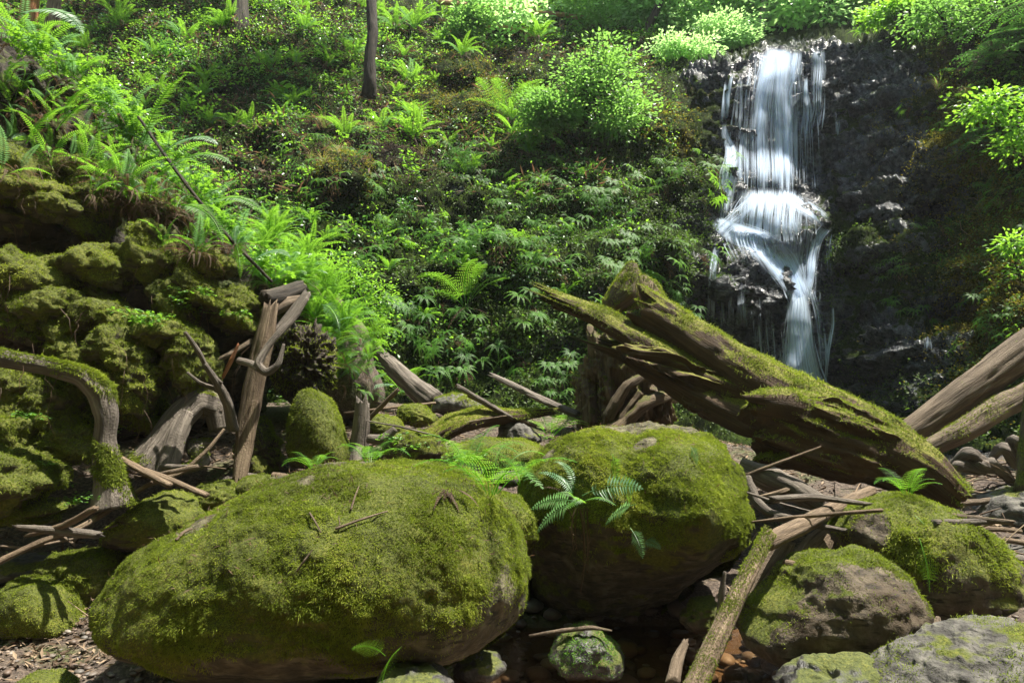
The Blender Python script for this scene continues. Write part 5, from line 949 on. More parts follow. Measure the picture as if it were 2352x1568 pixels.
# unseen tree copies added round the viewer to darken the boulder fronts
r_ = np.random.default_rng(99)
for k in range(26):
    a = math.pi*(.98+1.04*k/25)+r_.uniform(-.05, .05); R_ = r_.uniform(7, 13); x, y = R_*math.cos(a), R_*math.sin(a)-1.0
    o = copy_tree(PT[k % 3], (x, y, gat(x, y)-.3+r_.uniform(0, 3)), r_.uniform(0, 6.28), r_.uniform(1.5, 2.1)); o['group'] = 'unseen shade trees behind the viewer'; o['label'] = 'unseen leafy tree added behind the viewpoint for shade, number %s from the right' % ('one two three four five six seven eight nine ten eleven twelve thirteen fourteen fifteen sixteen seventeen eighteen nineteen twenty'.split()+['twenty one','twenty two','twenty three','twenty four','twenty five','twenty six'])[25-k]
fo_, c_ = crownfol(91, [(0,0,.7,.9,.9,.6),(.5,.2,1.2,.7,.7,.5),(-.5,0,1.0,.7,.7,.5),(.1,-.3,.35,.9,.8,.35)], 150, .12, 11, 'leaf_far', .17, hol=.1)
FS = [fo_.mesh('foliage', [M['leaf_far']]), fo_.mesh('foliage', [M['leaf_bush']])]
for k in range(40):
    Yk = r_.uniform(19, 28); uu = r_.uniform(1420, 2060) if k % 3 else r_.uniform(900, 1500); q = wall_at(uu, Yk)
    inst('forest_shrub', FS[k % 2], ((uu-1176)/1568*Yk, q[1], q[2]-.25), r_.uniform(0, 6.28), r_.uniform(.8, 1.7), 'hazy light green shrub on the rim of the gorge', 'shrub', 'shrubs on the rim of the gorge')
# overhanging conifers, upper right
def bough(fo, base, az, L, r, drop=.5):
    n = 12; t_ = np.linspace(0, 1, n); pts = np.stack([base[0]+math.cos(az)*L*t_, base[1]+math.sin(az)*L*t_, base[2]+L*(.12*t_-drop*t_**2)], 1); fo.stem(pts, .014, .004, 1, .3)
    for i in range(2, n):
        for sg in (-1, 1):
            l = L*.42*(1-t_[i]*.65)*r.uniform(.7, 1.1); a2 = az+sg*r.uniform(.7, 1.15)
            m_ = max(4, int(l/.035)); tt = np.linspace(0, 1, m_); q = pts[i]+np.stack([np.cos(a2)*l*tt, np.sin(a2)*l*tt, -l*.45*tt**1.5], 1); fo.stem(q, .004, .002, 1, .2)
            for s2 in (-1, 1):
                d = np.array([math.cos(a2+s2*1.0), math.sin(a2+s2*1.0), -.15]); fo.leaves(q[1:], d+r.normal(0, .15, (m_-1, 3)), [0, -.15, 1], .075*(1.15-tt[1:]*.5), .024, 0, np.clip(r.random()*.4+r.random(m_-1)*.5, 0, 1))
def conifer(label, base_uvY, h, zs, az_to, seed, nb=26, L0=2.2, r0=.16):
    b0 = P(*base_uvY); r = np.random.default_rng(seed); t = thing('conifer_tree', label, 'tree', b0)
    V, F, uv = tube(np.array([b0, b0+[.05, 0, h*.5], b0+[0, .1, h]]), [r0, r0*.8, r0*.4], segs=16, sub=10, seed=seed); mk('trunk', V, F, M['bark'], parent=t, uv=uv)
    fo = Fol()
    for k in range(nb):
        z = r.uniform(*zs); az = az_to+r.uniform(-1.2, 1.2); bough(fo, np.array([0, 0, z]), az, L0*r.uniform(.6, 1.1), r, r.uniform(.15, .45))
    put('crown', fo.mesh('crown', [M['needle'], M['bark']]), t)
conifer('dark conifer leaning in over the upper right corner', (2460,230,12.2), 6, (.6, 4.0), math.pi*1.0, 81, 12, 1.5)
conifer('second dark conifer further back at the upper right', (2290,0,20), 7, (-.6, 4.2), math.pi*1.15, 82, 34, 2.4)
conifer('conifer rising behind the right hand slope', (2160,20,20), 6, (-.3, 4.5), math.pi*1.25, 83, 34, 2.3)
def sprig(seed):
    r = np.random.default_rng(seed); fo = Fol()
    for k in range(5): bough(fo, np.array([0, 0, .05*k]), -1.57+r.uniform(-.9, .9), r.uniform(.6, 1.0), r, r.uniform(.3, .6))
    return fo.mesh('boughs', [M['needle'], M['bark']])
SP_ = [sprig(k) for k in range(3)]
many(16, lambda u, v: G(u, v, 2280, 110, 110, 80, .2)+.7*G(u, v, 2330, 200, 50, 90), 49, lambda k, u, v: inst('conifer_sapling', SP_[k % 3], seatw(u, v)[0], r_.normal(0, .5), r_.uniform(.7, 1.2), 'dark conifer sapling drooping from the upper right bank', 'sapling', 'conifer saplings of the upper right bank'))

# (4) wooden fence along the path at the top of the slope
fc = thing('wooden_fence', 'reddish wooden rail fence along the path at the top of the slope', 'fence', P(1150, 45, 19.6))
fb = np.array(fc.location)
FP = [(1008,10,19.3),(1106,22,19.4),(1198,32,19.5),(1290,40,19.8),(1370,52,20.2)]
for (u, v, Yk) in FP:
    q = P(u, v+2, Yk); kv, kf, kuv = tube(np.array([q+[0, 0, -1.1], q+[0, 0, -.3], q+[0, 0, .13]]), [.075]*3, segs=8, sq=5, na=.03, sub=4); mk('post', kv, kf, M['wood_grey'], parent=fc, uv=kuv)
for a, b_ in zip(FP[:-1], FP[1:]):
    for dz in (0.02, -.55):
        A, B = P(*a)+[0, -.1, dz], P(*b_)+[0, -.1, dz]; kv, kf, kuv = tube(np.array([A, (A+B)/2, B]), [.055]*3, segs=8, sq=5, na=.03, sub=4, flat=1.2, ridges=.01); mk('rail', kv, kf, M['rail'], parent=fc, uv=kuv)

# ------------------------------------------------------------------ (5) plants of the left bank and among the rocks
def seated(u, v, sink=.01):
    h = hit(u, v)
    if h is None: p, n = wat(u, v); return p, n
    return np.array(h[0])-np.array(h[1])*sink, np.array(h[1])
# bright ferns and broad leaves down the crest of the bank
crest = [(20,60),(60,90),(110,130),(160,165),(200,200),(240,235),(280,275),(320,315),(350,345),(385,380),(410,415),(445,450),(475,480),(505,520),(540,560),(575,600),(610,635),(140,150),(300,300),(430,440)]
lowc = [(10,190),(60,215),(110,240),(35,260),(150,265),(190,300),(90,290),(230,330),(15,320),(270,370),(310,400),(340,440)]
r_ = np.random.default_rng(77)
SG = [sword_fern(30+i, .62, 9, 7, pale=.35) for i in range(4)]; SGd = [sword_fern(40+i, .5, 3, 18, pale=.2) for i in range(2)]
words = ['at the very top','near the top left corner','below the narrow trunk','beside the reddish trunk','left of the pole top','just above the pole top','by the pole top','right of the upper pole','under the tallest upright frond','beside the middle of the pole','left of the pole middle','right of the pole middle','below the pole middle','above the lower pole','at the lower part of the pole','near the lower end of the pole','at the foot of the pole','half hidden near the corner','among yellow leaves','with long pale fronds']
BL = [leafy(20+i, 26, .085, .26, .16) for i in range(3)]
for k, (u, v) in enumerate(crest):
    Yk = 5.9+.1*math.sin(k*1.7); p = P(u+r_.uniform(-12, 12), v+r_.uniform(8, 30), Yk+.4)
    inst('sword_fern', SG[k % 4], p, r_.uniform(0, 6.28), r_.uniform(.6, .95), 'sword fern on the crest of the left bank, '+words[k], 'fern', 'ferns of the left bank crest', (r_.normal(0, .15), r_.normal(.1, .2)))
for k, (u, v) in enumerate(lowc):
    p, n = seated(u, v); inst('sword_fern', (SG+SGd)[k % 6], p, r_.uniform(0, 6.28), r_.uniform(.5, .8), 'sword fern hanging below the crest of the left bank among dead fronds', 'fern', 'lower ferns of the left bank', (r_.uniform(.3, .8), r_.normal(0, .2)))
for k in range(58):
    tt = r_.random(); u = np.interp(tt, [0, .3, .6, 1], [20, 240, 410, 640])+r_.normal(0, 16); v = np.interp(tt, [0, .3, .6, 1], [60, 230, 400, 650])+r_.normal(0, 16)
    inst('leafy_plant', BL[k % 3], P(u, v+12, 6.15+r_.uniform(-.15, .25)), r_.uniform(0, 6.28), r_.uniform(.5, .85), 'bright broad leaved plant trailing along the crest of the left bank', 'plant', 'broad leaved plants of the bank crest', (r_.uniform(-.2, .5), r_.uniform(-.3, .3)))
for k in range(64):      # dead frond skirts hanging over the bank face
    tt = r_.random(); u = np.interp(tt, [0, .4, 1], [-20, 250, 560])+r_.normal(0, 40); v = np.interp(tt, [0, .4, 1], [260, 400, 600])+r_.normal(0, 45)
    p, n = seated(u, v); inst('dead_fern', SGd[k % 2], p-[0, .05, 0], r_.uniform(0, 6.28), r_.uniform(.5, 1.0), 'brown dead fern hanging down the shaded face of the left bank', 'dead fern', 'dead ferns of the left bank', (r_.uniform(.2, .7), 0))
# long single fronds reaching out of the bank (heroes): (base u,v) -> (tip u,v)
fr = [((40,35),(175,90),'pale arching frond in the top left corner',1),((15,170),(58,165),'bright frond at the left edge under the corner',0),((130,300),(235,250),'dark spiny frond crossing below the bright leaves',0),((140,262),(228,212),'frond pointing left above the dark knobs',0),((330,325),(425,190),'tall upright frond standing out against the slope',0),((370,390),(518,392),'long horizontal frond right of the pole',0),((375,350),(490,345),'pale arched frond over the slope',1),((415,470),(500,560),'frond hanging right of the pole with dark leaflets',0),((350,420),(430,395),'short bright frond beside the pole',0),((540,560),(550,640),'dark green frond hanging straight down the bank',0),((470,470),(590,500),'bright frond above the lower pole',0),((580,600),(660,600),'pale frond curling over the broken log',1),((60,330),(160,262),'thin frond on a long bare stalk at the left',0),((740,700),(775,760),'pale frond drooping beside the root ball',1)]
for k, ((u0, v0), (u1, v1), lab, pm) in enumerate(fr):
    a, b_ = P(u0, v0, 5.6), P(u1, v1, 5.35); L = np.linalg.norm(b_-a)*1.12; d = b_-a; az = math.atan2(d[1], d[0]); el = math.atan2(d[2], math.hypot(d[0], d[1])); f_ = Fol(); dr = .75
    frond(f_, np.zeros(3), az, el+.5, L, L*.17, 27, dr*.95, 0, r=np.random.default_rng(k), twist=.9 if abs(d[0]) < .25 else .55)
    inst('fern_frond', f_.mesh('frond', [M['fern_pale' if pm else 'fern']]), a, 0, 1, lab, 'fern')
# bright fern mass at the foot of the bank
FM = [sword_fern(60+i, .7, 16, 2, pale=.12, bip=(i == 1)) for i in range(3)]
for k in range(52):
    tt = r_.random(); u = np.interp(tt, [0, .5, 1], [590, 720, 835])+r_.normal(0, 22); v = np.interp(tt, [0, .5, 1], [540, 660, 860])+r_.normal(0, 28)
    inst('sword_fern', FM[k % 3], P(u, v+30, 7.2+r_.uniform(-.5, .6)), r_.uniform(0, 6.28), r_.uniform(.55, .85), 'bright sunlit fern in the dense bank between the root ball and the slope', 'fern', 'bright ferns behind the root ball', (r_.normal(.1, .2), r_.normal(0, .2)))
V, F, _ = blob([(560,560),(640,580),(740,640),(830,760),(880,900),(860,960),(740,960),(650,900),(610,760),(570,640)], 8.0, .75, sub=6, seed=91, na=.08, nf=2); o = mk('slope_foot', V, F, M['ground'], reg=False); tag(o, kind='structure')
# small leaf groups among the rocks
def near(name, me, u, v, sc, label, cat, group=None, tilt=(0, 0), rz=None, up=0): p, n = seated(u, v); return inst(name, me, p+[0, 0, up], r_.uniform(0, 6.28) if rz is None else rz, sc, label, cat, group, tilt)
for k in range(26):
    u, v = [(430,700),(470,720),(500,730),(540,740),(460,690),(380,735),(340,745),(300,740)][k % 8]; near('leafy_plant', BL[k % 3], u+r_.normal(0, 14), v+r_.normal(0, 10), r_.uniform(.3, .5), 'small bright leaves on the mossy shelf above the hollow', 'plant', 'small leaves on the mossy shelf')
for k, (u, v) in enumerate([(150,1120),(190,1140),(170,1165),(270,1000),(290,985),(80,970),(110,1075),(215,1150),(280,1010),(60,960)]): near('leafy_plant', BL[k % 3], u, v, r_.uniform(.25, .42), 'dark small leaves in the shade around the foot of the bent branch', 'plant', 'small leaves by the bent branch')
for k, (u, v, s) in enumerate([(905,1020,.7),(930,1040,.6),(900,1050,.6),(1065,1055,.6),(1090,1070,.7),(1040,1062,.5),(960,1035,.5),(815,905,.8),(780,890,.8),(850,890,.7),(1250,1010,.5),(1130,1085,.5)]): near('leafy_plant', BL[k % 3], u, v, s*.8, 'leafy weeds growing between the middle rocks', 'plant', 'leafy weeds among the middle rocks')
LFn = [sword_fern(90+i, .42, 9, 1, bip=True) for i in range(2)]; SFn = [sword_fern(95, .34, 11, 6, pale=.6)]
near('lady_fern', LFn[0], 1265, 1000, 1.25, 'bright lady fern behind the flat top of the second big boulder', 'fern'); near('lady_fern', LFn[1], 1330, 990, 1.0, 'darker lady fern in front of the root plate', 'fern')
near('lady_fern', LFn[0], 1130, 1140, 1.15, 'lady fern growing in the gap between the two big boulders', 'fern', up=.02); near('lady_fern', LFn[1], 1075, 1075, .9, 'lady fern behind the right shoulder of the largest boulder', 'fern'); near('lady_fern', LFn[1], 1200, 1115, .9, 'lady fern reaching over the left edge of the second big boulder', 'fern')
near('lady_fern', LFn[0], 850, 1062, .6, 'small fern tips behind the top of the largest boulder', 'fern'); near('lady_fern', LFn[1], 2085, 1135, .75, 'thin upright fern on top of the pointed mossy boulder', 'fern')
near('lady_fern', LFn[0], 720, 1075, .45, 'tiny fern tips left behind the largest boulder', 'fern')
h0 = near('sword_fern', SFn[0], 1325, 1150, 1.0, 'sword fern with bluish fronds growing from the side of the second big boulder', 'fern', tilt=(.75, 0), rz=.4)
for k, ((u0, v0), (u1, v1), lab) in enumerate([((1330,1150),(1228,1165),'pale fern frond spreading left on the second big boulder'),((1335,1150),(1240,1215),'yellowed fern frond pointing down left on the second big boulder'),((1345,1140),(1465,1120),'fern frond spreading right on the second big boulder'),((1405,1050),(1415,1110),'small frond high on the second big boulder'),((1430,1095),(1445,1150),'bright narrow frond high on the second big boulder'),((1460,1160),(1395,1200),'frond pointing down left below the spreading fern'),((1450,1215),(1475,1275),'small frond low on the second big boulder'),((1480,1235),(1515,1258),'lowest right frond on the second big boulder'),((1585,1035),(1600,1062),'tiny pale frond near the top right of the second big boulder'),((2110,1240),(2135,1350),'trailing lacy frond hanging on the pointed mossy boulder'),((2105,1190),(2150,1255),'upper lacy frond on the pointed mossy boulder'),
    ((870,1610),(912,1495),'upright green fern tip at the bottom edge'),((885,1505),(815,1487),'thin curled fern at the bottom edge')]):
    bottom = k >= 11; Yb = 3.0 if bottom else None
    if bottom: a = P(u0, v0, 2.75)
    else: h = hit(u0, v0); a = np.array(h[0])+np.array(h[1])*.03
    b_ = P(u1, v1, a[1]-.12); d = b_-a; L = np.linalg.norm(d)*1.1; f_ = Fol(); frond(f_, np.zeros(3), math.atan2(d[1], d[0]), math.atan2(d[2], math.hypot(d[0], d[1]))+.3, L, L*.3, 16, .55, 0, r=np.random.default_rng(k+50), twist=1.0 if k not in (11,) else .6, bip=k in (9, 10, 11, 12))
    inst('fern_frond', f_.mesh('frond', [M['fern_pale' if k in (0, 1, 2, 5, 6, 7, 8) else 'fern']]), a, 0, 1, lab, 'fern')
# dead clump and twigs on the largest boulder
f_ = Fol()
for k in range(16): frond(f_, np.array([r_.normal(0, .02), 0, 0]), -1.57+r_.normal(0, .5), r_.uniform(-1.2, .2), r_.uniform(.08, .2), .012, 12, .6, 0, r=r_, wpin=1.3)
p, n = seated(1022, 1125); inst('dead_fern', f_.mesh('dead_fronds', [M['dead']]), p+n*.02, 0, 1.25, 'shrivelled brown fern clump on top of the largest boulder', 'dead fern')
for k, (u0, v0, u1, v1, rr, lab) in enumerate([(770,1215,890,1178,.006,'scaly brown twig on top of the largest boulder'),(806,1175,826,1120,.005,'short pale twig standing on the largest boulder'),(712,1180,738,1225,.005,'bent grey twig on the left top of the largest boulder'),(405,1245,445,1218,.007,'flat brown chip on the left slope of the largest boulder'),(683,1312,720,1265,.005,'brown twig on the front of the largest boulder'),(780,1215,775,1190,.003,'tiny dark twig beside the scaly brown twig')]):
    a, na_ = seated(u0, v0, -.012); b_, nb_ = seated(u1, v1, -.012); wood('twig', lab, 'twig', [tube(np.array([a, (a+b_)/2+na_*.012, b_]), [rr, rr, rr*.5], segs=6, sub=6, seed=k, na=.2)], 'litterwood' if False else ('wood_tan' if k in (1, 3) else 'bark'), reg=False)
# dead stalks hanging from the fern of the second boulder
f_ = Fol()
for k in range(12):
    x = r_.normal(0, .04); L = r_.uniform(.15, .42); t_ = np.linspace(0, 1, 7)[:, None]; q = np.array([x, -.03, 0])+np.array([r_.normal(0, .25), -.1, 0])*t_*L*(1-t_)-np.array([0, 0, 1])*t_*L; f_.stem(q, .003, .0015, 0, r_.random())
    if k % 2: f_.leaves(q[3:], r_.normal(0, 1, (4, 3)), r_.normal(0, 1, (4, 3)), .02, .007, 0)
p, n = seated(1338, 1165); inst('dead_stalks', f_.mesh('dead_stalks', [M['dead']]), p+n*.06, 0, 1.2, 'thin dead stalks hanging below the fern of the second big boulder', 'dead fern')
fo, _ = Fol(), 0
# ------------------------------------------------------------------ waterfall
t = NT('falling_water'); uv = t.n('UVMap').outputs[0]; a = t.n('Attribute', attribute_name='dens').outputs['Fac']
n1 = t.noise(1, 5, t.vec(uv, (30, .35, 1)), .7, .3); n2 = t.noise(1, 4, t.vec(uv, (7, .35, 1)), .6); n3 = t.noise(1, 4, t.vec(uv, (75, 1.0, 1)), .6)
e = t.n('Attribute', attribute_name='edge').outputs['Fac']
f = t.math('ADD', t.math('ADD', t.math('MULTIPLY', n1, .5), t.math('MULTIPLY', n2, .25)), t.math('MULTIPLY', n3, .25))
al = t.lim(t.math('ADD', f, t.math('MULTIPLY', t.math('SUBTRACT', a, .5), .5)), .40, .62)
al = t.math('MULTIPLY', al, t.math('MULTIPLY', e, .95))
d = t.n('BsdfDiffuse', {0: (.72, .83, .98, 1)}); tr = t.n('BsdfTranslucent', {0: (.72, .83, .98, 1)})
wsh = t.n('MixShader', {0: .45, 1: d.outputs[0], 2: tr.outputs[0]})
M['fall'] = t.done(t.n('MixShader', {0: al, 1: t.n('BsdfTransparent').outputs[0], 2: wsh.outputs[0]}))
wf = thing('waterfall', 'white waterfall dropping over the black cliff and fanning over its ledges', 'waterfall', wat(1850, 900)[0])
WB = np.array(wf.location)
def veil(path, width, dens, off=.07, name='water_veil', nu=14, smooth=6, edge=1.0, dv=5, wob=0.0, seed=0):
    """sheet of water down the cliff: path of (u, v), full width in pixels along it, density 0..1"""
    path = np.array(path, float); L = np.concatenate([[0], np.cumsum(np.hypot(*np.diff(path, axis=0).T))]); n = max(int(L[-1]/dv), 6); l = np.linspace(0, L[-1], n)
    cu, cv = np.interp(l, L, path[:, 0]), np.interp(l, L, path[:, 1]); w_ = np.interp(l, L, np.broadcast_to(width, len(path))); dn = np.interp(l, L, .2+.45*np.broadcast_to(dens, len(path)))
    for _ in range(smooth):
        for arr in (cu, cv, w_): arr[1:-1] = (arr[:-2]+arr[1:-1]*2+arr[2:])/4
    tu, tv = np.gradient(cu), np.gradient(cv); m_ = np.hypot(tu, tv); tu, tv = tu/m_, tv/m_
    x = np.linspace(-.5, .5, nu); UU = cu[:, None]+x*w_[:, None]*np.abs(tv)[:, None].clip(.35); VV = cv[:, None]-x*w_[:, None]*tu[:, None]*.6
    UU = UU+wob*pn(np.stack([VV.ravel()/40, UU.ravel()/9, VV.ravel()*0+seed], 1)).reshape(UU.shape)
    p, nrm = wat(UU, VV); yy = p[:, :, 1].copy(); e_ = max(2, int(22/dv))
    y2 = np.min([np.pad(yy, ((e_, e_), (0, 0)), 'edge')[k:k+n] for k in range(2*e_+1)], 0)   # front envelope: water leaps the hollows
    for _ in range(6): y2[1:-1] = (y2[:-2]+y2[1:-1]+y2[2:])/3; y2[:, 1:-1] = (y2[:, :-2]+y2[:, 1:-1]+y2[:, 2:])/3
    yy = np.minimum(y2, yy+.02)
    q = P(UU, VV, yy-off); V = q.reshape(-1, 3); arc = l[:, None]*px(14)+UU*0; uvs = np.stack([(x[None]*w_[:, None]*px(14)+cu.mean()*px(14)+UU*0).ravel(), arc.ravel()], 1)
    ed = np.clip((1-np.abs(x)*2)*2.2*edge, 0, 1)[None]*sstep(0, 14, l)[:, None]*sstep(0, min(70, L[-1]*.45), L[-1]-l)[:, None]
    dd = (dn[:, None]-.15*(1-ed)).ravel(); i = (np.arange(n-1)[:, None]*nu+np.arange(nu-1)[None]).ravel()
    Vs = [V]; Fs = [np.stack([i, i+1, i+nu+1, i+nu], 1)]; U_ = [uvs]; D_ = [dd]; E_ = [ed.ravel()]; o = len(V); r = np.random.default_rng(int(path.sum())+nu)
    nl = int(w_.mean()*dn.mean()*1.1)+2          # brighter single threads
    for k in range(nl):
        c0 = np.clip(r.normal(.5, .24), .03, .97)*(nu-1); j0 = r.integers(0, max(1, n-6)); j1 = min(n, j0+int(r.uniform(.25, 1.0)*n)+4); jj = np.arange(j0, j1); jn = len(jj)
        cc = np.clip(c0+np.cumsum(r.normal(0, .02, jn)), 0, nu-1.01); a0 = cc.astype(int); fr = cc-a0; G3 = q-np.array([0, .025, 0])
        m = G3[jj, a0]*(1-fr[:, None])+G3[jj, a0+1]*fr[:, None]; wd = r.uniform(.004, .016)*np.sin(np.linspace(.15, 3.0, jn))[:, None]*np.array([1, 0, 0]); v_ = np.concatenate([m-wd, m+wd]); i = np.arange(jn-1)
        Vs.append(v_); Fs.append(np.stack([i, i+1, i+jn+1, i+jn], 1)+o); U_.append(np.zeros((2*jn, 2))+r.random()); D_.append(np.full(2*jn, 2.0)); E_.append(np.tile(np.sin(np.linspace(.05, 3.1, jn)), 2)*r.uniform(.4, .95)*min(1, dn.mean()*.8+.2)); o += 2*jn
    return mk(name, np.concatenate(Vs), np.concatenate(Fs), M['fall'], parent=wf, uv=np.concatenate(U_), attrs={'dens': np.concatenate(D_), 'edge': np.concatenate(E_)})
# main curtain
veil([(1795,112),(1782,150),(1772,220),(1768,300),(1772,380),(1775,450)], [70,84,100,112,118,125], [1.5,1.15,.85,.7,.6,.6], nu=26)
veil([(1800,112),(1795,200),(1800,320),(1805,455)], [44,34,30,34], [1.5,1.2,.95,.8], .11)
veil([(1775,125),(1752,200),(1740,300),(1738,455)], [30,34,30,34], [1.1,.85,.6,.5], .1)
veil([(1832,115),(1826,160),(1822,200)], [26,30,26], [.95,.8,.5], .1, 'side_strand')
veil([(1878,112),(1882,150),(1878,200),(1878,255),(1868,300)], [34,38,34,30,40], [.9,.8,.7,.6,.3], .09, 'side_strand')
veil([(1852,175),(1850,215),(1856,250),(1852,330)], [10,16,26,30], [.9,.85,.7,.3], .08, 'side_strand')
veil([(1828,165),(1810,200),(1806,260),(1812,420)], [14,22,26,24], [.9,.8,.7,.45], .1, 'side_strand')
veil([(1682,168),(1672,215),(1668,280)], [9,12,12], [.9,.85,.7], .07, 'side_strand')
veil([(1668,188),(1662,230),(1658,290)], [8,8,8], [.85,.8,.6], .07, 'side_strand')
veil([(1700,175),(1697,240),(1694,330)], [12,26,30], [.45,.5,.4], .06, 'side_strand')
veil([(1722,160),(1716,240),(1712,300),(1712,440)], [10,16,16,12], [.6,.6,.55,.4], .06, 'side_strand')
veil([(1785,118),(1780,200),(1778,300),(1780,445)], [120,190,215,225], [.55,.42,.4,.4], .05, nu=40)
veil([(1770,430),(1768,480),(1765,540),(1775,600)], [130,210,235,190], [.75,.55,.5,.45], .05, nu=40)
veil([(1860,520),(1850,600),(1848,700)], [90,80,70], [.5,.5,.5], .06, nu=20)
# left staircase of the fall
veil([(1664,282),(1664,310),(1680,340),(1682,370),(1672,400),(1668,450),(1664,510)], [12,22,30,40,46,34,26], [.9,.9,.95,.95,.9,.7,.5], .08, 'side_strand')
veil([(1708,300),(1702,340),(1700,400),(1704,460)], [10,16,20,24], [.7,.7,.55,.5], .07, 'side_strand')
# fan over the middle ledge
veil([(1765,440),(1760,480),(1755,520),(1760,570)], [110,150,170,170], [1.0,.7,.6,.6], .09, nu=26)
veil([(1790,445),(1840,470),(1880,495),(1898,520)], [40,55,60,50], [1.0,.85,.8,.8], .09)
veil([(1740,450),(1700,490),(1665,520),(1640,545)], [30,44,40,30], [.9,.6,.6,.5], .08)
veil([(1640,505),(1680,530),(1740,555),(1790,590),(1815,630),(1840,700)], [40,80,95,85,66,56], [1.0,1.2,1.4,1.6,1.7,1.6], .13)
veil([(1760,560),(1790,600),(1822,660)], [120,90,60], [.9,1.0,1.2], .12)
veil([(1800,560),(1815,610),(1830,650)], [70,60,40], [1.0,.95,1.0], .1)
veil([(1900,520),(1878,545),(1866,590),(1862,640),(1850,690)], [40,30,28,26,30], [1.0,1.0,.95,.9,.9], .1)
veil([(1908,530),(1900,580),(1905,640)], [16,26,26], [.5,.45,.4], .07, 'side_strand')
# lower chute
veil([(1822,630),(1836,690),(1836,730),(1840,790),(1848,850),(1856,905)], [30,46,60,64,80,110], [1.4,1.8,1.7,1.5,1.5,1.5], .12, nu=20)
veil([(1822,690),(1812,760),(1808,830),(1812,900)], [24,40,56,60], [.7,.5,.55,.6], .09)
veil([(1862,660),(1880,720),(1886,790),(1890,850)], [16,24,24,24], [.7,.55,.5,.4], .08, 'side_strand')
veil([(1912,700),(1914,745),(1902,810),(1896,890)], [8,12,12,14], [.9,.85,.8,.7], .07, 'side_strand')
veil([(1656,545),(1640,590),(1636,640),(1634,740)], [14,20,26,30], [.9,.75,.5,.3], .08, 'side_strand')
veil([(1655,590),(1690,595),(1750,600),(1790,640)], [10,10,10,10], [.1,.1,.1,.1], .06, 'side_strand')
veil([(1690,640),(1688,700),(1690,760)], [110,120,120], [.22,.25,.25], .08, nu=20)
veil([(1760,700),(1762,780),(1770,860)], [60,70,70], [.3,.32,.35], .08)
veil([(1810,780),(1806,830),(1800,880)], [8,10,30], [.9,.7,.8], .09, 'side_strand')
for k, (u, v, h, dn) in enumerate([(1920,250,70,.5),(1935,560,60,.35),(1590,900,50,.5),(1620,985,50,.6),(2130,770,40,.4)]): veil([(u, v), (u, v+h)], [10, 22], [dn, dn*.6], .06, 'side_strand')

# ------------------------------------------------------------------ air
hz = bpy.data.materials.new('haze'); hz.use_nodes = True; hz.node_tree.nodes.clear(); o_ = hz.node_tree.nodes.new('ShaderNodeOutputMaterial'); v_ = hz.node_tree.nodes.new('ShaderNodeVolumePrincipled')
v_.inputs['Color'].default_value = (.93, .97, 1, 1); v_.inputs['Density'].default_value = .0006; v_.inputs['Anisotropy'].default_value = .3; hz.node_tree.links.new(v_.outputs[0], o_.inputs['Volume'])
x0, x1, y0, y1, z0, z1 = -60, 60, -40, 75, -3, 60
HV = np.array([(a, b, c) for a in (x0, x1) for b in (y0, y1) for c in (z0, z1)], float); HF = np.array([(0, 1, 3, 2), (4, 6, 7, 5), (0, 4, 5, 1), (2, 3, 7, 6), (0, 2, 6, 4), (1, 5, 7, 3)])
ho = mk('haze', HV, HF, hz, origin=(0, 0, 0), smooth=False); tag(ho, 'faint pale haze between the trees', kind='stuff')
# ------------------------------------------------------------------ labels: every repeat is told apart by the nearest landmark
LM = [('fence',1190,40,0),('slim curved trunk',850,120,0),('wide dark trunk',550,60,0),('reddish trunk in the top left corner',66,30,0),('narrow trunk near the top left corner',120,30,0),('large light green bush',1390,200,0),('forked dark trunk',1495,60,0),('pale straight trunk',1752,50,0),('thin leaning trunk behind the lip',1885,50,0),
      ('lip of the waterfall',1810,112,0),('top of the long brown pole',325,275,0),('middle of the long brown pole',470,480,0),('foot of the long brown pole',620,645,0),('root ball',700,820,0),('bark covered log',920,860,0),('peak of the root plate',1450,620,0),('split end of the great log',1290,690,0),('grey weathered plank',1220,900,0),
      ('mushroom shaped knob',225,620,0),('bent branch',220,880,0),('round sandy boulder',1050,930,0),('upright grey post',828,990,0),('feathery fern left of the large bush',1165,230,0),('large drooping fern low on the slope',1070,690,0),('middle ledge of the waterfall',1780,480,0),('domed wet rock slab',2100,780,0),('black rock face right of the waterfall',2050,380,0),
      ('upper right corner',2340,20,0),('thick bare log at the right edge',2250,880,0),('right edge of the view',2345,450,0),('mossy ledge in mid slope',1060,240,0),('ledge with hanging moss',800,400,0),('bare wet patch in mid slope',1040,470,0),('dark gully',640,350,0),('mossy shelf',350,750,0),('foot of the bent branch',255,1130,0),('lower chute of the waterfall',1850,780,0)]
def proj(p):
    d = Vector(p)-Vector((0, 0, CAMZ)); dep = d.y*CP+d.z*SP
    return 1176+d.x/dep*1568, 784-(-d.y*SP+d.z*CP)/dep*1568
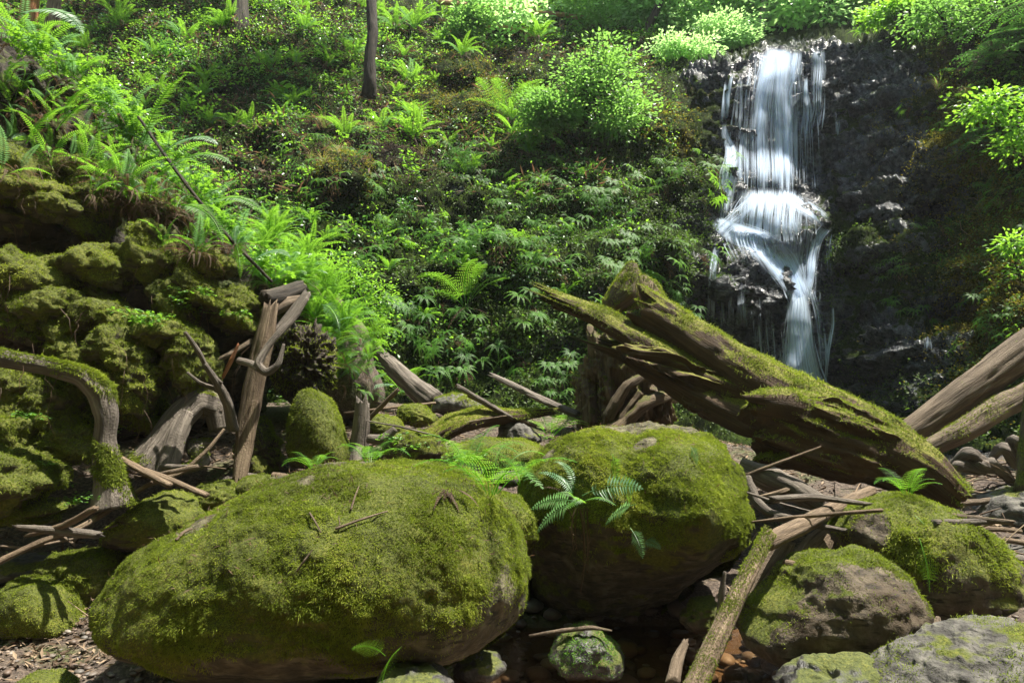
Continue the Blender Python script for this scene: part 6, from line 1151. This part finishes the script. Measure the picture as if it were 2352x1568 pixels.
ORD = ['closest','second closest','third closest','fourth closest','fifth closest','sixth closest','seventh closest','eighth closest','ninth closest','tenth closest','eleventh closest','twelfth closest']+['%dth closest' % k for k in range(13, 90)]
LM = [(l[0].replace(' near the top left corner', ' at top left').replace(' in the top left corner', ' at top left').replace('black rock face right of the waterfall', 'black rock face').replace(' left of the large bush', ''), *l[1:]) for l in LM]
byg = {}
for o in COL.objects:
    if o.parent is None and o.get('group') and o['group'] != 'mossy stones of the left bank': byg.setdefault(o['group'], []).append(o)
SHORT = {'sword ferns of the upper slope': 'sword fern', 'small ferns of the lower slope': 'small low fern', 'maidenhair ferns left of the waterfall': 'maidenhair fern', 'maidenhair ferns right of the waterfall': 'maidenhair fern', 'broad leaved plants of the slope': 'broad leaved plant', 'small shrubs of the slope': 'twiggy shrub', 'dry grass tufts': 'dry grass tuft',
 'bright broad leaves at the right edge': 'bright broad leaved seedling', 'ferns of the left bank crest': None, 'broad leaved plants of the bank crest': 'trailing broad leaved plant', 'dead ferns of the left bank': 'hanging brown dead fern', 'bright ferns behind the root ball': 'sunlit bright fern', 'small leaves on the mossy shelf': 'small leafy sprig', 'small leaves by the bent branch': 'shaded leafy sprig',
 'leafy weeds among the middle rocks': 'leafy weed', 'conifer saplings of the upper right bank': 'drooping conifer sapling', 'unseen shade trees behind the viewer': None, 'driftwood pieces between the rocks': 'driftwood piece', 'lower ferns of the left bank': 'hanging sword fern', 'shrubs on the rim of the gorge': 'hazy shrub', 'forest trees above the waterfall': 'light green forest tree'}
for g, obs in byg.items():
    nm = SHORT.get(g)
    if nm is None: continue
    slots = {}
    for o in obs:
        u, v = proj(o.location); best = min(LM, key=lambda l: math.hypot(u-l[1], v-l[2])); du_, dv_ = u-best[1], v-best[2]
        dr = ('right of' if du_ > 0 else 'left of') if abs(du_) > abs(dv_) else ('below' if dv_ > 0 else 'above')
        slots.setdefault((dr, best[0]), []).append((math.hypot(du_, dv_), o))
    for (dr, l), L in slots.items():
        L.sort(key=lambda x: x[0])
        for k, (_, o) in enumerate(L): o['label'] = '%s %s the %s%s' % (nm, dr, l, '' if len(L) == 1 else ', '+ORD[k])
